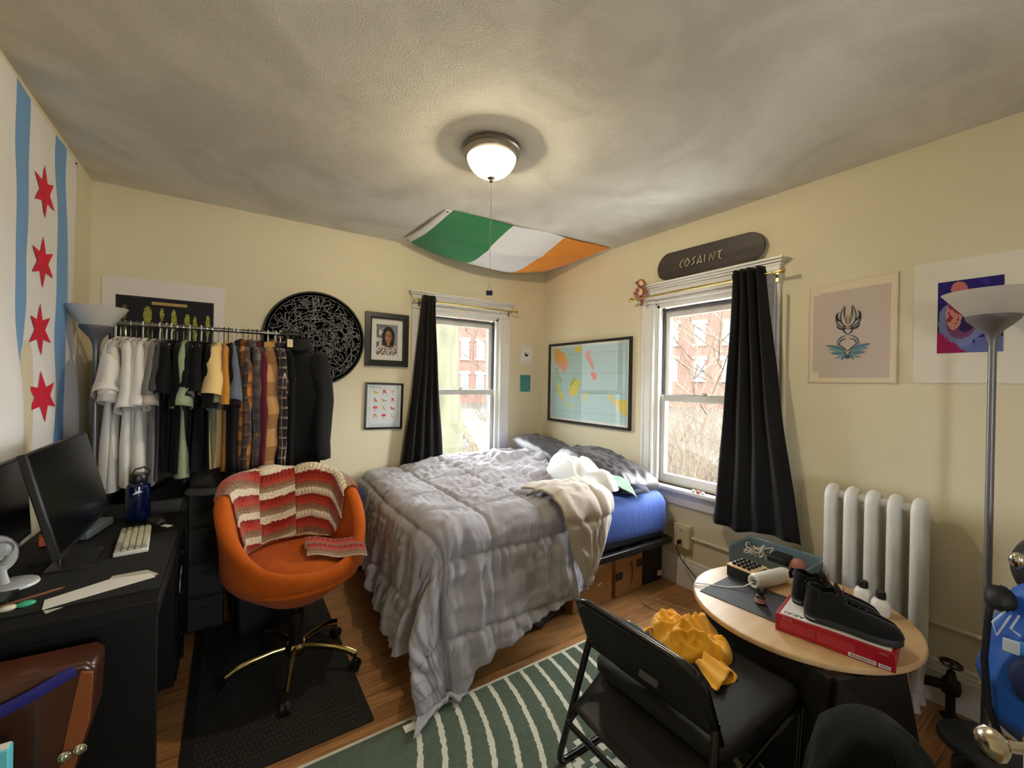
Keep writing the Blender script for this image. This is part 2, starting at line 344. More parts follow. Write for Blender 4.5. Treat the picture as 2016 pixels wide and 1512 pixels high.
# ------------------------------------------------------------------ ceiling lamp (its own light stays here)
def ceiling_lamp():
    c = (1.08, 1.83)
    r = thing('ceiling_lamp', 'flush ceiling light with brushed nickel ring and lit glass dome', 'lamp', (c[0], c[1], ZC))
    nk = M('brushed_nickel', (170, 165, 158), r=.32, m=1)
    MB().lathe([(.0, 0), (.142, 0), (.146, -.010), (.146, -.022), (.140, -.026), (.140, -.034), (.134, -.048), (.122, -.052), (.118, -.046)], (*c, ZC), 48).build('ring', nk, r)
    gm = bpy.data.materials.new('lit_alabaster_glass'); gm.use_nodes = True; N, L = gm.node_tree.nodes, gm.node_tree.links; N.clear()
    o = N.new('ShaderNodeOutputMaterial'); e = N.new('ShaderNodeEmission'); tr = N.new('ShaderNodeBsdfTransparent'); ad = N.new('ShaderNodeAddShader')
    tc = N.new('ShaderNodeTexCoord'); nz = N.new('ShaderNodeTexNoise'); nz.inputs['Scale'].default_value = 9; nz.inputs['Distortion'].default_value = 2; L.new(tc.outputs['Object'], nz.inputs['Vector'])
    rp = N.new('ShaderNodeValToRGB'); el = rp.color_ramp.elements; el[0].position = .3; el[1].position = .75; el[0].color = (*lin((255, 226, 150)), 1); el[1].color = (*lin((255, 243, 205)), 1)
    L.new(nz.outputs[0], rp.inputs[0]); L.new(rp.outputs[0], e.inputs[0]); e.inputs[1].default_value = LAMP_GLOW
    tr.inputs[0].default_value = (.62, .58, .48, 1); L.new(e.outputs[0], ad.inputs[0]); L.new(tr.outputs[0], ad.inputs[1]); L.new(ad.outputs[0], o.inputs[0])
    prof = [(.124, -.046), (.122, -.060), (.114, -.080), (.100, -.102), (.080, -.122), (.056, -.136), (.030, -.144), (.012, -.146)]
    MB().lathe(prof, (*c, ZC), 48).build('glass_dome', gm, r)
    MB().lathe([(.0, -.140), (.018, -.143), (.020, -.149), (.013, -.154), (.008, -.158), (.011, -.165), (.006, -.172), (0, -.174)], (*c, ZC), 20).build('finial', nk, r)
    ch = MB(); zs = ZC-.172
    for i in range(60):
        z = zs-i*.0085
        ch.ball((c[0], c[1], z), .0026 if i < 52 else .0018, 6, 4)
    ch.build('pull_chain', M('bead_chain', (210, 200, 180), r=.35, m=.8), r)
    z = zs-60*.0085
    cl = thing('binder_clip', 'navy binder clip hung on the end of the pull chain', 'clip', (c[0], c[1], z))
    b = MB()
    for s in (-1, 1): b.tube([(c[0]+s*.004, c[1], z-.002), (c[0]+s*.011, c[1]+.003, z-.03), (c[0]+s*.004, c[1]+.003, z-.032)], .0013, 6)
    b.tube([(c[0]-.004, c[1], z-.002), (c[0], c[1], z+.004), (c[0]+.004, c[1], z-.002)], .0013, 6)
    b.build('wire_handle', nk, cl)
    b = MB(); b.T = Matrix.Translation((c[0], c[1], z-.03)) @ Matrix.Rotation(-.6, 4, 'Z')
    b.prism([(-.016, -.009), (.016, -.009), (.016, .009), (-.016, .009)], -.024, 0)
    b.build('clamp', M('navy_steel', (44, 40, 92), r=.4), cl, bevel=.002)
    b = MB(); b.T = Matrix.Translation((c[0], c[1], z-.03)) @ Matrix.Rotation(-.6, 4, 'Z'); b.bx(-.0165, .0165, -.0095, .0095, -.028, -.024); b.build('jaw_edge', nk, cl)
    d = bpy.data.lights.new('ceiling_bulb', 'POINT'); d.energy = LAMP_W; d.color = (1, .90, .74); d.shadow_soft_size = .035
    lo = bpy.data.objects.new('ceiling_bulb', d); lo.location = (0, 0, -.062); lo.parent = r; C.objects.link(lo)
LAMP_GLOW, LAMP_W = .8, 25.0
ceiling_lamp()
# ------------------------------------------------------------------ outside: ground below, brick houses, bare trees, brush
GZ = -3.2
def brick_mat(name, c1, c2, mo, sx=.22, sy=.075):
    t = M(name, c1, r=.85, spec=.2); N, L = t.node_tree.nodes, t.node_tree.links
    tc = N.new('ShaderNodeTexCoord'); sp = N.new('ShaderNodeSeparateXYZ'); cb = N.new('ShaderNodeCombineXYZ'); ad = N.new('ShaderNodeMath'); ad.operation = 'ADD'
    L.new(tc.outputs['Object'], sp.inputs[0]); L.new(sp.outputs[0], ad.inputs[0]); L.new(sp.outputs[1], ad.inputs[1]); L.new(ad.outputs[0], cb.inputs[0]); L.new(sp.outputs[2], cb.inputs[1])
    br = N.new('ShaderNodeTexBrick'); L.new(cb.outputs[0], br.inputs['Vector']); br.inputs['Scale'].default_value = 1
    br.inputs['Brick Width'].default_value = sx; br.inputs['Row Height'].default_value = sy; br.inputs['Mortar Size'].default_value = sy*.09
    for k, c in (('Color1', c1), ('Color2', c2), ('Mortar', mo)): br.inputs[k].default_value = (*lin(c), 1)
    L.new(br.outputs['Color'], N['Principled BSDF'].inputs['Base Color']); return t
red_brick = brick_mat('red_brick', (84, 58, 49), (76, 51, 43), (82, 72, 64))
stone_m = M('pale_stone', (90, 87, 79), r=.8); pane_m = M('house_window_pane', (70, 77, 84), r=.15, spec=.3)
wfr_m = M('house_window_frame', (90, 90, 88), r=.5)
gnd = M('leaf_litter_ground', (44, 40, 32), r=.95, c2=(34, 32, 22), ns=2.5, bump=.5, bs=12)
def terrain(x, y):
    z = GZ
    s = sst(12, 30, x*.78+y*.6); z += s*2.6 + ns3(x*.15, y*.15)*.5*(s+.2)
    return z
b = MB(); b.grid(lambda u, v: (-30+u*110, -30+v*130, terrain(-30+u*110, -30+v*130)), 60, 60)
struct(b.build('ground', gnd, smooth=179), 'leaf-covered sloping ground outside the windows')
pave = M('bounce_paving', (222, 220, 214), r=.9, c2=(214, 211, 206), ns=2)
b = MB(); b.bx(-5, 7.2, 3.75, 6.4, GZ+.1, GZ+.35).bx(3.1, 7.2, -6, 3.75, GZ+.1, GZ+.35).bx(-8, 9, -16, -1.4, GZ+.1, GZ+.35)  # pale slabs out of view, added to bounce daylight up to the ceiling
struct(b.build('bounce_slab', pave, smooth=0), 'pale slabs added below the windows to bounce daylight inside')
pr = thing('sky_blocker', 'unseen roof slab added to block sky above the window behind the camera', 'roof', (.7, -2.6, 2.2))  # unseen slab on posts, added so only ground bounce enters the rear window
MB().bx(-2.2, 3.6, -4.2, -1.34, 2.22, 2.32).build('blocker_slab', wfr_m, pr, smooth=0)
for x in (-2.1, 3.5): MB().bx(x-.07, x+.07, -4.15, -4.01, GZ, 2.22).build('post', wfr_m, pr, smooth=0)
def house(name, label, o, ang, w, d, h, cols, rows, wz0, dz, mat, ww=1.0, wh=1.7):
    r = thing(name, label, 'building', o, ang)
    MB().bx(-w/2, w/2, 0, d, -1.5, h).build('wall', mat, r, smooth=0, local=True)
    MB().bx(-w/2-.3, w/2+.3, -.35, d+.3, h, h+.5).build('cornice', stone_m, r, smooth=0, local=True)
    for i in range(cols):
        for j in range(rows):
            x = -w/2+(i+.5)*w/cols; z = wz0+j*dz
            b = MB(); b.bx(x-ww/2, x+ww/2, -.05, .04, z, z+.08).bx(x-ww/2, x+ww/2, -.05, .04, z+wh-.08, z+wh).bx(x-ww/2, x-ww/2+.08, -.05, .04, z, z+wh).bx(x+ww/2-.08, x+ww/2, -.05, .04, z, z+wh).bx(x-ww/2, x+ww/2, -.05, .04, z+wh/2-.04, z+wh/2+.04)
            f = b.build('window', wfr_m, r, smooth=0, local=True)
            MB().bx(x-ww/2+.06, x+ww/2-.06, -.03, .0, z+.06, z+wh-.06).build('pane', pane_m, f, smooth=0, local=True)
            MB().bx(x-ww/2-.15, x+ww/2+.15, -.10, .02, z+wh, z+wh+.32).build('lintel', stone_m, r, smooth=0, local=True); MB().bx(x-ww/2-.1, x+ww/2+.1, -.12, .02, z-.18, z).build('stone_sill', stone_m, r, smooth=0, local=True)
    return r
# facade direction: local -y faces the room
house('brick_house', 'red brick apartment house seen through the back window', (19.5, 34.5, -1.2), -radians(28), 13, 8, 8.9, 9, 2, 1.7, 3.1, red_brick, .75, 1.6)
house('brick_house', 'red brick apartment house seen through the right window', (31, 19.6, -.4), -radians(57), 22, 8, 8.4, 11, 2, 2.3, 2.85, red_brick, .8, 1.55)
house('brick_house', 'low brick block added out of view to hide sky mirrored in the back window', (20, -16, -3), -radians(128.5), 26, 8, 7.6, 7, 2, 1.9, 2.9, red_brick, .8, 1.55)  # unseen block added to cut low sky reflecting in the back window glass
# white clapboard house next door, seen only as the reflection in the framed map
def clap_mat():
    t = M('white_clapboard', (120, 120, 118), r=.6); N, L = t.node_tree.nodes, t.node_tree.links
    tc = N.new('ShaderNodeTexCoord'); sp = N.new('ShaderNodeSeparateXYZ'); L.new(tc.outputs['Object'], sp.inputs[0])
    m1 = N.new('ShaderNodeMath'); m1.operation = 'MULTIPLY'; m1.inputs[1].default_value = 7; fr = N.new('ShaderNodeMath'); fr.operation = 'FRACT'
    L.new(sp.outputs[2], m1.inputs[0]); L.new(m1.outputs[0], fr.inputs[0]); bp = N.new('ShaderNodeBump'); bp.inputs['Distance'].default_value = .03; L.new(fr.outputs[0], bp.inputs['Height']); L.new(bp.outputs[0], N['Principled BSDF'].inputs['Normal']); return t
clap = clap_mat()
r = thing('clapboard_house', 'white clapboard house next door reflected in the framed map', 'building', (-6.5, 12.0, GZ))
MB().bx(-13, -1.0, -2, 8, 0, 8.0).build('wall', clap, r, smooth=0, local=True)
MB().bx(-13.4, -.5, -2.5, 8.4, 8.0, 8.35).bx(-13.3, -.7, -2.3, 8.3, 7.7, 8.0).build('eave', wfr_m, r, smooth=0, local=True)
for x in (-3.2, -6.5):
    f = MB().bx(x-.55, x+.55, -2.06, -1.98, 3.6, 5.3).build('window', wfr_m, r, smooth=0, local=True)
    MB().bx(x-.45, x+.45, -2.08, -2.0, 3.7, 5.2).build('pane', pane_m, f, smooth=0, local=True)
# neighbour's low shingled roof below the back window
sh = brick_mat('tan_roof_shingle', (98, 85, 58), (90, 77, 50), (64, 53, 36), .34, .14)
r = thing('shingled_roof', 'tan shingled low roof below the back window', 'roof', (0, 0, 0))
b = MB(); b.add([(3.65, 5.2, -.55), (6.2, 5.2, -.9), (6.2, 7.9, -.05), (4.55, 9.0, .68), (3.65, 5.2, -.75), (6.2, 5.2, -1.1), (6.2, 7.9, -.25), (4.55, 9.0, .48)], [(0, 1, 2, 3), (7, 6, 5, 4), (0, 4, 5, 1), (1, 5, 6, 2), (2, 6, 7, 3), (3, 7, 4, 0)])
b.build('shingles', sh, r, smooth=0, local=True)
MB().tube([(3.65, 5.2, -.55), (4.55, 9.0, .69), (6.2, 7.9, -.04)], .035, 6).build('roof_edge', stone_m, r, local=True)
# big lichen-covered trunk close to the back window
bark = M('lichen_bark', (80, 80, 64), r=.95, c2=(62, 62, 50), ns=3.5, bump=.8, bs=9, stretch=(1, 1, .35), spec=.1)
twig_m = M('bare_twig', (84, 75, 64), r=.9, spec=.1)
def trunk(pts, rad, n=14):
    b = MB(); b.tube(pts, rad, n)
    b.v = [tuple(Vector(p)+Vector((ns3(p[0]*2.2, p[1]*2.2, p[2]*1.1), ns3(p[0]*2.2+9, p[1]*2.2, p[2]*1.1), 0))*.07) for p in b.v]
    return b
rnd = random.Random(5)
def branches(b, p, d, L, r, depth, spread=.7):
    pts = [p]; q = Vector(p); dd = Vector(d)
    for i in range(4):
        dd = (dd+Vector((rnd.uniform(-1, 1), rnd.uniform(-1, 1), rnd.uniform(-.5, .8)))*.22).normalized(); q = q+dd*L/4; pts.append(tuple(q))
    b.tube(pts, [r*(1-.13*i) for i in range(5)], 5, cap=False)
    if depth > 0:
        for i in range(rnd.choice((2, 3, 3))):
            k = rnd.randint(2, 4); nd = (dd+Vector((rnd.uniform(-1, 1), rnd.uniform(-1, 1), rnd.uniform(-.6, .8)))*spread).normalized()
            branches(b, pts[k], nd, L*rnd.uniform(.6, .85), r*.55, depth-1, spread)
r = thing('mossy_tree', 'thick tree trunk with green lichen close outside the back window', 'tree', (3.25, 7.1, GZ))
trunk([(3.38, 7.1, GZ), (3.34, 7.1, -1.2), (3.28, 7.1, .2), (3.18, 7.1, 1.6), (3.12, 7.1, 3.2), (3.0, 7.2, 6), (2.9, 7.3, 9)], [.55, .43, .36, .33, .33, .28, .15]).build('trunk', bark, r, smooth=179)
b = MB()
for z in (3.4, 4.2, 5, 6, 7, 8): branches(b, (3.0, 7.2, z), (rnd.uniform(-1, 1), rnd.uniform(-.3, 1), .5), 3.2, .06, 2)
b.build('branches', twig_m, r)
def bare_tree(x, y, h, label, seed, r0=.16, low=1.2, n=9, dp=3):
    global rnd
    rnd = random.Random(seed); z0 = terrain(x, y)
    t = thing('bare_tree', label, 'tree', (x, y, z0))
    pts = [(x+rnd.uniform(-.15, .15)*i, y+rnd.uniform(-.15, .15)*i, z0+h*i/5) for i in range(6)]
    MB().tube(pts, [r0*(1-.16*i) for i in range(6)], 9).build('trunk', twig_m, t)
    b = MB()
    for i in range(n):
        k = low+(h-low)*i/n; s = min(4, int(k/h*5)); f = k/h*5-s; p = Vector(pts[s]).lerp(Vector(pts[s+1]), f); a = rnd.uniform(0, 6.28)
        branches(b, tuple(p), (cos(a), sin(a), .55), h*.3, r0*.32, dp)
    b.build('branches', twig_m, t)
bare_tree(11.5, 17.5, 9, 'bare branching tree in front of the brick house beyond the back window', 3, .13, 2.0, 16, 3)
bare_tree(13.6, 19.8, 9, 'second bare tree beyond the back window, right of the first', 12, .13, 2.0, 16, 3)
bare_tree(11.5, 6.9, 8, 'bare tree with arching branches nearest the right window', 21, .07, .8, 24, 3)
bare_tree(15.5, 10.4, 9, 'tall bare tree behind the brush beyond the right window', 33, .10, 1.0, 20, 3)
bare_tree(17, 9.0, 9, 'bare tree half hidden by the right curtain', 40, .12, 1.5, 12, 3)
def brush(name, label, cx, cy, w, d, h, n, seed):
    global rnd
    rnd = random.Random(seed); b = MB()
    for i in range(n):
        x, y = cx+rnd.uniform(-w, w), cy+rnd.uniform(-d, d); z = terrain(x, y); a = rnd.uniform(0, 6.28)
        branches(b, (x, y, z), (cos(a)*.6, sin(a)*.6, 1), h*rnd.uniform(.6, 1.1), rnd.uniform(.008, .018), 2, .9)
    return tag(b.build(name, twig_m), label, 'shrubs', None, 'stuff')
brush('bramble_thicket', 'tangle of bare brambles on the slope outside the right window', 9.6, 6.0, 2.8, 2.4, 2.8, 300, 7)
brush('bramble_thicket', 'tangle of bare brambles beyond the roof outside the back window', 9.0, 15.8, 3.0, 2.0, 2.4, 110, 8)
r = thing('recycling_bin', 'blue bin standing by the brick house beyond the back window', 'bin', (16.6, 27.6, terrain(16.6, 27.6)), -.5)
MB().prism([(-.3, -.3), (.3, -.3), (.3, .3), (-.3, .3)], 0, 1.35).build('bin_body', M('bin_blue', (50, 96, 170), r=.5), r, bevel=.03, local=True)
MB().bx(-.33, .33, -.34, .33, 1.35, 1.43).build('lid', M('bin_lid_blue', (44, 86, 158), r=.5), r, bevel=.02, local=True)
# ------------------------------------------------------------------ bed
def lerpt(x, tab):
    if x <= tab[0][0]: return tab[0][1]
    for (a, p), (b_, q) in zip(tab, tab[1:]):
        if x <= b_: return p+(q-p)*(x-a)/(b_-a)
    return tab[-1][1]
def rrect(x0, x1, y0, y1, r, n=6):
    P = []
    for cx, cy, a in ((x1-r, y1-r, 0), (x0+r, y1-r, 90), (x0+r, y0+r, 180), (x1-r, y0+r, 270)):
        for i in range(n+1): w = radians(a+90*i/n); P.append((cx+r*cos(w), cy+r*sin(w)))
    return P
def rloft(b, x0, x1, y0, y1, prof, r, n=6, k=0, cap=True, wob=None):
    loops = []
    for ins, z in prof:
        loops.append([(x, y, z) for x, y in rrect(x0+ins, x1-ins, y0+ins, y1-ins, max(.002, r-ins*.6), n)])
    m = len(loops[0]); vs_ = [wob(p) if wob else p for l in loops for p in l]
    fs = [(i*m+j, i*m+(j+1) % m, (i+1)*m+(j+1) % m, (i+1)*m+j) for i in range(len(loops)-1) for j in range(m)]
    if cap: fs += [tuple(range(m))[::-1], tuple((len(loops)-1)*m+j for j in range(m))]
    return b.add(vs_, fs, k)
blk_metal = M('black_powder_coat', (22, 22, 23), r=.42)
bed = thing('bed_frame', 'black metal platform bed frame under the blue mattress', 'bed', (1.69, 2.63, 0))
BX0, BX1, BY0, BY1 = .80, 2.66, 1.88, 3.38
for nm, a in (('side_rail', (BX0, BX1, BY0-.012, BY0+.022)), ('side_rail', (BX0, BX1, BY1-.022, BY1+.012)), ('end_rail', (BX0-.01, BX0+.022, BY0+.022, BY1-.022)), ('end_rail', (BX1-.022, BX1+.01, BY0+.022, BY1-.022))):
    MB().bx(*a, .315, .358).build(nm, blk_metal, bed, bevel=.006)
for i in range(9): MB().bx(BX0+.12+i*.21, BX0+.18+i*.21, BY0+.022, BY1-.022, .338, .356).build('slat', blk_metal, bed)
for x in (BX0+.05, 1.45, BX1-.10):
    for y in (BY0+.35, BY1-.07): MB().bx(x-.02, x+.02, y-.02, y+.02, 0, .315).build('leg', blk_metal, bed, bevel=.004)
mt = thing('mattress', 'thick mattress wearing a royal blue fitted sheet', 'mattress', (1.69, 2.63, .358))
b = MB(); rloft(b, BX0+.01, BX1-.01, BY0+.01, BY1-.01, [(.05, .36), (.012, .375), (0, .40), (0, .62), (.03, .66)], .09)
b.build('mattress_body', M('navy_quilted_ticking', (20, 24, 40), r=.8, bump=.5, bs=45), mt, smooth=179)
sheet_m = M('royal_blue_jersey', (42, 76, 154), r=.8, sheen=.12, bump=.25, bs=14, stretch=(3, 3, .6))
def sheetwob(p):
    x, y, z = p
    if z < .60:
        f = (.62-z)/.2
        z2 = z+.030*cos((x-2.3)*5.0)*f - (.03*f if x > 2.5 else 0); n_ = ns3(x*22, y*22, 0)*.007*f
        return (x+n_, y-abs(n_), z2)
    return (x, y, z+.012*ns3(x*2.3, y*2.3, 1)+.012)
b = MB(); rloft(b, BX0, BX1, BY0, BY1, [(.016, .425), (.004, .44), (-.004, .48), (-.006, .54), (-.002, .60), (.012, .635), (.032, .66), (.07, .678), (.16, .69), (.35, .70), (.60, .70)], .11, 10, wob=sheetwob)
b.build('fitted_sheet', sheet_m, mt, smooth=179)
# grey comforter --------------------------------------------------
com_m = M('grey_comforter_cotton', (160, 158, 165), r=.85, sheen=.25, bump=.35, bs=26, stretch=(1, 1, .5))
com_l = M('beige_comforter_lining', (186, 176, 164), r=.85, sheen=.25, bump=.3, bs=26)
ZT = .748
HANG = [(-.6, .82), (.0, .82), (.08, .75), (.21, .63), (.35, .58), (.50, .54), (.67, .50), (.86, .47)]
RIGHT = [(-.7, 1.06), (0, .94), (.2, 1.02), (.45, 1.20), (.75, 1.42), (1.1, 1.62), (1.5, 1.70)]
def ridge(x, y): return 1-abs(ns3(x, y, 3.3))*2
def comf(u, v):
    q = -.80+v*(1.50+.80)
    pr = lerpt(q, RIGHT); pr -= .08; p = -.60+u*(pr+.60)
    hq = lerpt(p, HANG)
    if q < 0: q = q*hq/.80
    if p < 0: p = p*(.47+.13*sst(.5, -.3, q)+.05*sin(q*5))/.60
    R_ = .10
    dx = max(0, R_-p); dy = max(0, R_-q)
    d = hypot(dx, dy)
    if dx > 0 and dy > 0: th = atan2(dy, dx)
    else: th = pi/2 if dy > 0 else 0
    if dx > 0 and dy > 0: d -= .24*max(0, sin(2*th))**1.5*sst(.45, 1.05, d)
    puff = 0
    for w, s in ((p, .34), (q+.12, .345)):
        m = abs((w/s) % 1-.5)*2
        puff += -.016*exp(-((1-m)*s/2/.016)**2)
    qa, qb = (p/.34) % 1, ((q+.12)/.345) % 1
    puff = puff*.75+.012*(16*qa*(1-qa)*qb*(1-qb))**.5
    if d < 1e-6:
        x, y, z = BX0-.015+p, BY0-.022+q, ZT
        N_ = (0, 0, 1); out = dn = 0
    else:
        arc = R_*pi/2
        if d < arc: a = d/R_; out = R_*sin(a); dn = R_*(1-cos(a)); sl = a
        else:
            e = d-arc; be = .10+.09*sst(.0, .5, e); out = R_+e*sin(be); dn = R_+e*cos(be); sl = pi/2
        n = (-cos(th), -sin(th))
        floor_ = ZT-.016
        if dn > floor_:
            ex = dn-floor_; dn = floor_+.0; out += ex*.7; dn -= .02*abs(sin(ex*20))
        cor = sin(2*th) if 0 < th < pi/2 else 0
        hf = sst(.1, .45, d)
        # pleats: side folds, deep folds round the corner
        fold = hf*(1-cor)*(.012*sin((p if th > .7 else q)*31+4*ns3(p*3, q*3))+.016*ns3((p if th > .7 else q)*9, d*1.3, 5))
        fold += cor*sst(.12, .6, d)*(.085*cos(th*6.3+.5)+.02*sin(th*17))
        out += fold
        bx_, by_ = BX0-.015+max(p, R_), BY0-.022+max(q, R_)
        x = bx_+n[0]*out; y = by_+n[1]*out; z = ZT-dn
        x += -n[1]*cor*.03*sin(d*9); y += n[0]*cor*.03*sin(d*9)
        N_ = (n[0]*sin(sl), n[1]*sin(sl), cos(sl))
    top = 1-sst(.0, .25, d)
    # mound where the cover is pushed up near the pillow and window
    z += top*(.085*exp(-((p-1.28)/.42)**2-((q-1.12)/.34)**2)+.03*exp(-((p-.75)/.5)**2-((q-1.3)/.3)**2)-.03*exp(-((p-.2)/.3)**2-((q-1.4)/.3)**2))
    hf_ = (1-top)*sst(.06, .2, d); sd_ = abs(((((q if th > .7 else p)+(.12 if th > .7 else 0))/.345) % 1)-1)*.345
    k = .35+.65*sst(.25, .8, p)*sst(.05, .4, q)
    wr = k*(.032*(ridge(p*2.6+q*1.4, q*7.0-p*2.2)-.4)+.021*(ridge(p*5+3, q*15-p*4)-.4)+.007*ns3(p*25, q*25)) + .012*ns3(p*4, q*4)*(.4+top)
    ed = exp(-((min(1, max(0, 1-2*abs(((q+.12)/.345) % 1-.5)))-1)/.45)**2)
    wr += (1-top)*(.017*(ridge((p if th > .7 else q)*16, d*2.6, )-.4)+.004*ns3(p*40, q*10)) + hf_*(.013*abs(sin((p if th > .7 else q)*48+4*ns3(p*5, q*5)))-.006)*(.25+exp(-sd_/.09))+.006*top*(ridge(p*17, q*6)-.4)
    g = max(-.014, puff+wr)
    if z < .08: g *= .4
    x += .06*sst(.6, 1.5, q)*sst(.6, -.1, p)
    return (x+N_[0]*g, y+N_[1]*g, max(.008+.012*abs(ns3(x*9, y*9)), z+N_[2]*g))
cf = thing('comforter', 'rumpled grey quilted comforter trailing off the bed corner to the floor', 'comforter', (1.3, 2.5, .70))
b = MB(); b.grid(comf, 250, 280); b.build('quilt', com_m, cf, smooth=179, solid=.012)
# corner turned back, showing the pale lining
LE = [(0, 1.50), (.25, 1.53), (.5, 1.545), (.75, 1.60), (1, 1.715)]
RE = [(0, 2.02), (.22, 2.00), (.4, 1.965), (.6, 1.90), (.8, 1.83), (1, 1.735)]
def flap(s, t):
    x = lerpt(t, LE)*(1-s)+lerpt(t, RE)*s
    L_ = t*.86
    if L_ < .30: y = 2.12-L_*.86; z = .800-.02*s+.018*sin(L_*9)
    else:
        a = min(1, (L_-.30)/.16)*pi/2; y = 1.862-.10*sin(a); z = .785-.10*(1-cos(a))
        if L_ > .46: e = L_-.46; y -= e*.03; z -= e*.97
    e = min(s, 1-s, 1-t)
    g = .018*min(1, e*6)+.014*ridge(s*2.5+t, t*5-s*2)*min(1, e*5)+.012*ns3(s*7, t*9)*min(1, e*5)
    for w in (t*.86, ):
        g -= .016*exp(-(((w+.02) % .33-.165)/.014)**2)
    g -= .014*exp(-((s-.62-.1*t)/.03)**2)
    k = sst(.28, .46, L_)
    return (x+.006*ns3(t*9, s), y-g*k, z+g*(1-k))
b = MB(); b.grid(flap, 46, 64); b.build('turned_back_corner', com_l, cf, smooth=179, solid=.014)['label'] = 'pale beige lining of the turned back corner'
text_ = MB(); text_.bx(.615, .660, 1.655, 1.695, .0085, .0105); text_.build('care_tag', M('white_satin_tag', (225, 224, 220), r=.5), cf, smooth=0)
# pillows ---------------------------------------------------------
pil_m = M('charcoal_satin_pillowcase', (50, 46, 50), r=.42, sheen=.1, bump=.25, bs=12)
def pillow(c, L, Wd, h, rot, label, sd, rough=1.):
    t = thing('pillow', label, 'pillow', c, 0, 'pillows', rot)
    def f(sg):
        def g(u, v):
            x, y = u*2-1, v*2-1
            e = max(0, (1-x**4))**.42*max(0, (1-y**4))**.42
            px_ = x*L/2*(1-.06*(1-abs(x))-.05*y*y*abs(x)); py_ = y*Wd/2*(1-.07*x*x*abs(y))
            w = (.016*ridge(x*1.6+sd, y*3.5+x)+.010*ns3(x*5+sd, y*6))*e*rough
            return (px_, py_, sg*h/2*e+w*(1 if sg > 0 else .3))
        return g
    b = MB(); b.grid(f(1), 44, 34).grid(f(-1), 44, 34)
    b.build('pillowcase', pil_m, t, smooth=179, local=True)
    return t
pillow((2.47, 2.98, .80), .78, .50, .17, (radians(8), radians(-12), radians(88)), 'smooth dark grey pillow nearer the corner under the map', 1.)
pillow((2.44, 2.31, .79), .74, .48, .18, (radians(6), radians(-12), radians(86)), 'crumpled dark grey pillow nearer the right window', 7.3, 1.35)
# throw blanket heap, navy garment --------------------------------
tb = thing('throw_blanket', 'crumpled white throw blanket with a green underside bunched on the bed', 'blanket', (2.12, 2.25, .74))
def heap(cx, cy, L, Wd, h, ang, sd, z0, amp=.03):
    ca, sa = cos(ang), sin(ang)
    def f(u, v):
        a = v*2*pi; r = u
        R_ = 1+.16*ns3(cos(a)*1.5+sd, sin(a)*1.5)+.06*sin(a*5+sd)
        lx, ly = r*R_*cos(a)*L/2, r*R_*sin(a)*Wd/2
        e = max(0, 1-r**3)**.7
        z = z0+h*e*(.75+.35*ns3(lx*4+sd, ly*4))+amp*e*(ridge(lx*6+sd, ly*11)-.5)*1.2
        if r > .85: z -= (r-.85)*.06
        return (cx+lx*ca-ly*sa, cy+lx*sa+ly*ca, max(z, z0-.004))
    return f
b = MB(); b.grid(heap(2.11, 2.28, .80, .36, .16, radians(80), 2.2, .765, .05), 34, 64, wv=True)
b.build('fleece', M('white_fleece', (222, 226, 228), r=.95, sheen=.5, bump=.3, bs=80), tb, smooth=179)
def hem(u, v):
    x = 2.06+.20*u; y = 2.02-.08*u-.02*v; z = .845-.10*v*(.4+.6*u)-.05*u*u+.01*ns3(u*5, v*5)
    return (x, y-.06*v, z)
b = MB(); b.grid(hem, 18, 10); b.build('green_underside', M('sage_fleece', (120, 152, 128), r=.95, sheen=.4, bump=.2, bs=60), tb, smooth=179, solid=.006)
nv = thing('navy_garment', 'small crumpled navy garment lying on the blue sheet', 'clothing', (2.36, 2.02, .71))
b = MB(); b.grid(heap(2.33, 1.945, .24, .13, .05, radians(-20), 5.5, .712, .02), 22, 40, wv=True); b.build('crumpled_cloth', M('navy_cotton', (20, 28, 52), r=.85, bump=.2, bs=40), nv, smooth=179)
b = MB(); b.tube([(2.24, 1.90, .722), (2.32, 1.885, .730), (2.40, 1.90, .728), (2.43, 1.94, .722), (2.37, 1.97, .728)], [(.016, .007)]*5, 8); b.build('waistband', M('navy_cotton', (20, 28, 52)), nv)
sp = thing('speaker', 'black round-topped object standing in the corner behind the pillow', 'speaker', (2.62, 3.44, .62))
b = MB(); b.T = Matrix.Translation((2.60, 3.43, .835)) @ Matrix.Rotation(radians(-60), 4, 'Z') @ Matrix.Rotation(radians(90), 4, 'X')
b.lathe([(0, -.04), (.07, -.04), (.09, -.03), (.095, -.01), (.092, .02), (.08, .038), (.04, .046), (0, .048)], (0, 0, 0), 32); b.build('housing', M('satin_black_plastic', (20, 20, 21), r=.35), sp)
b = MB(); b.bx(2.55, 2.65, 3.40, 3.46, .62, .80); b.build('foot', M('satin_black_plastic', (20, 20, 21)), sp, bevel=.01)
# under the bed ---------------------------------------------------
card_m = M('brown_cardboard', (176, 132, 84), r=.85, c2=(168, 124, 78), ns=6)
def carton(name, label, x0, x1, y0, y1, h):
    t = thing(name, label, 'box', ((x0+x1)/2, (y0+y1)/2, 0), 0, 'cardboard boxes under the bed')
    b = MB(); b.bx(x0, x1, y0, y1, .002, h); b.build('carton', card_m, t, bevel=.004)
    MB().bx((x0+x1)/2-.003, (x0+x1)/2+.003, y0-.0, y1, h, h+.0015).build('top_seam', M('carton_seam', (120, 86, 52), r=.9), t, smooth=0)
    return t
bA = carton('cardboard_box', 'plain brown cardboard box under the bed beside the comforter', 1.80, 2.15, 1.965, 2.35, .29)
b = MB(); b.box((2.03, 1.9635, .135), (.036, .002, .008), R=Matrix.Rotation(-.2, 3, 'Y')); b.build('paper_scrap', M('white_satin_tag', (225, 224, 220)), bA, smooth=0)
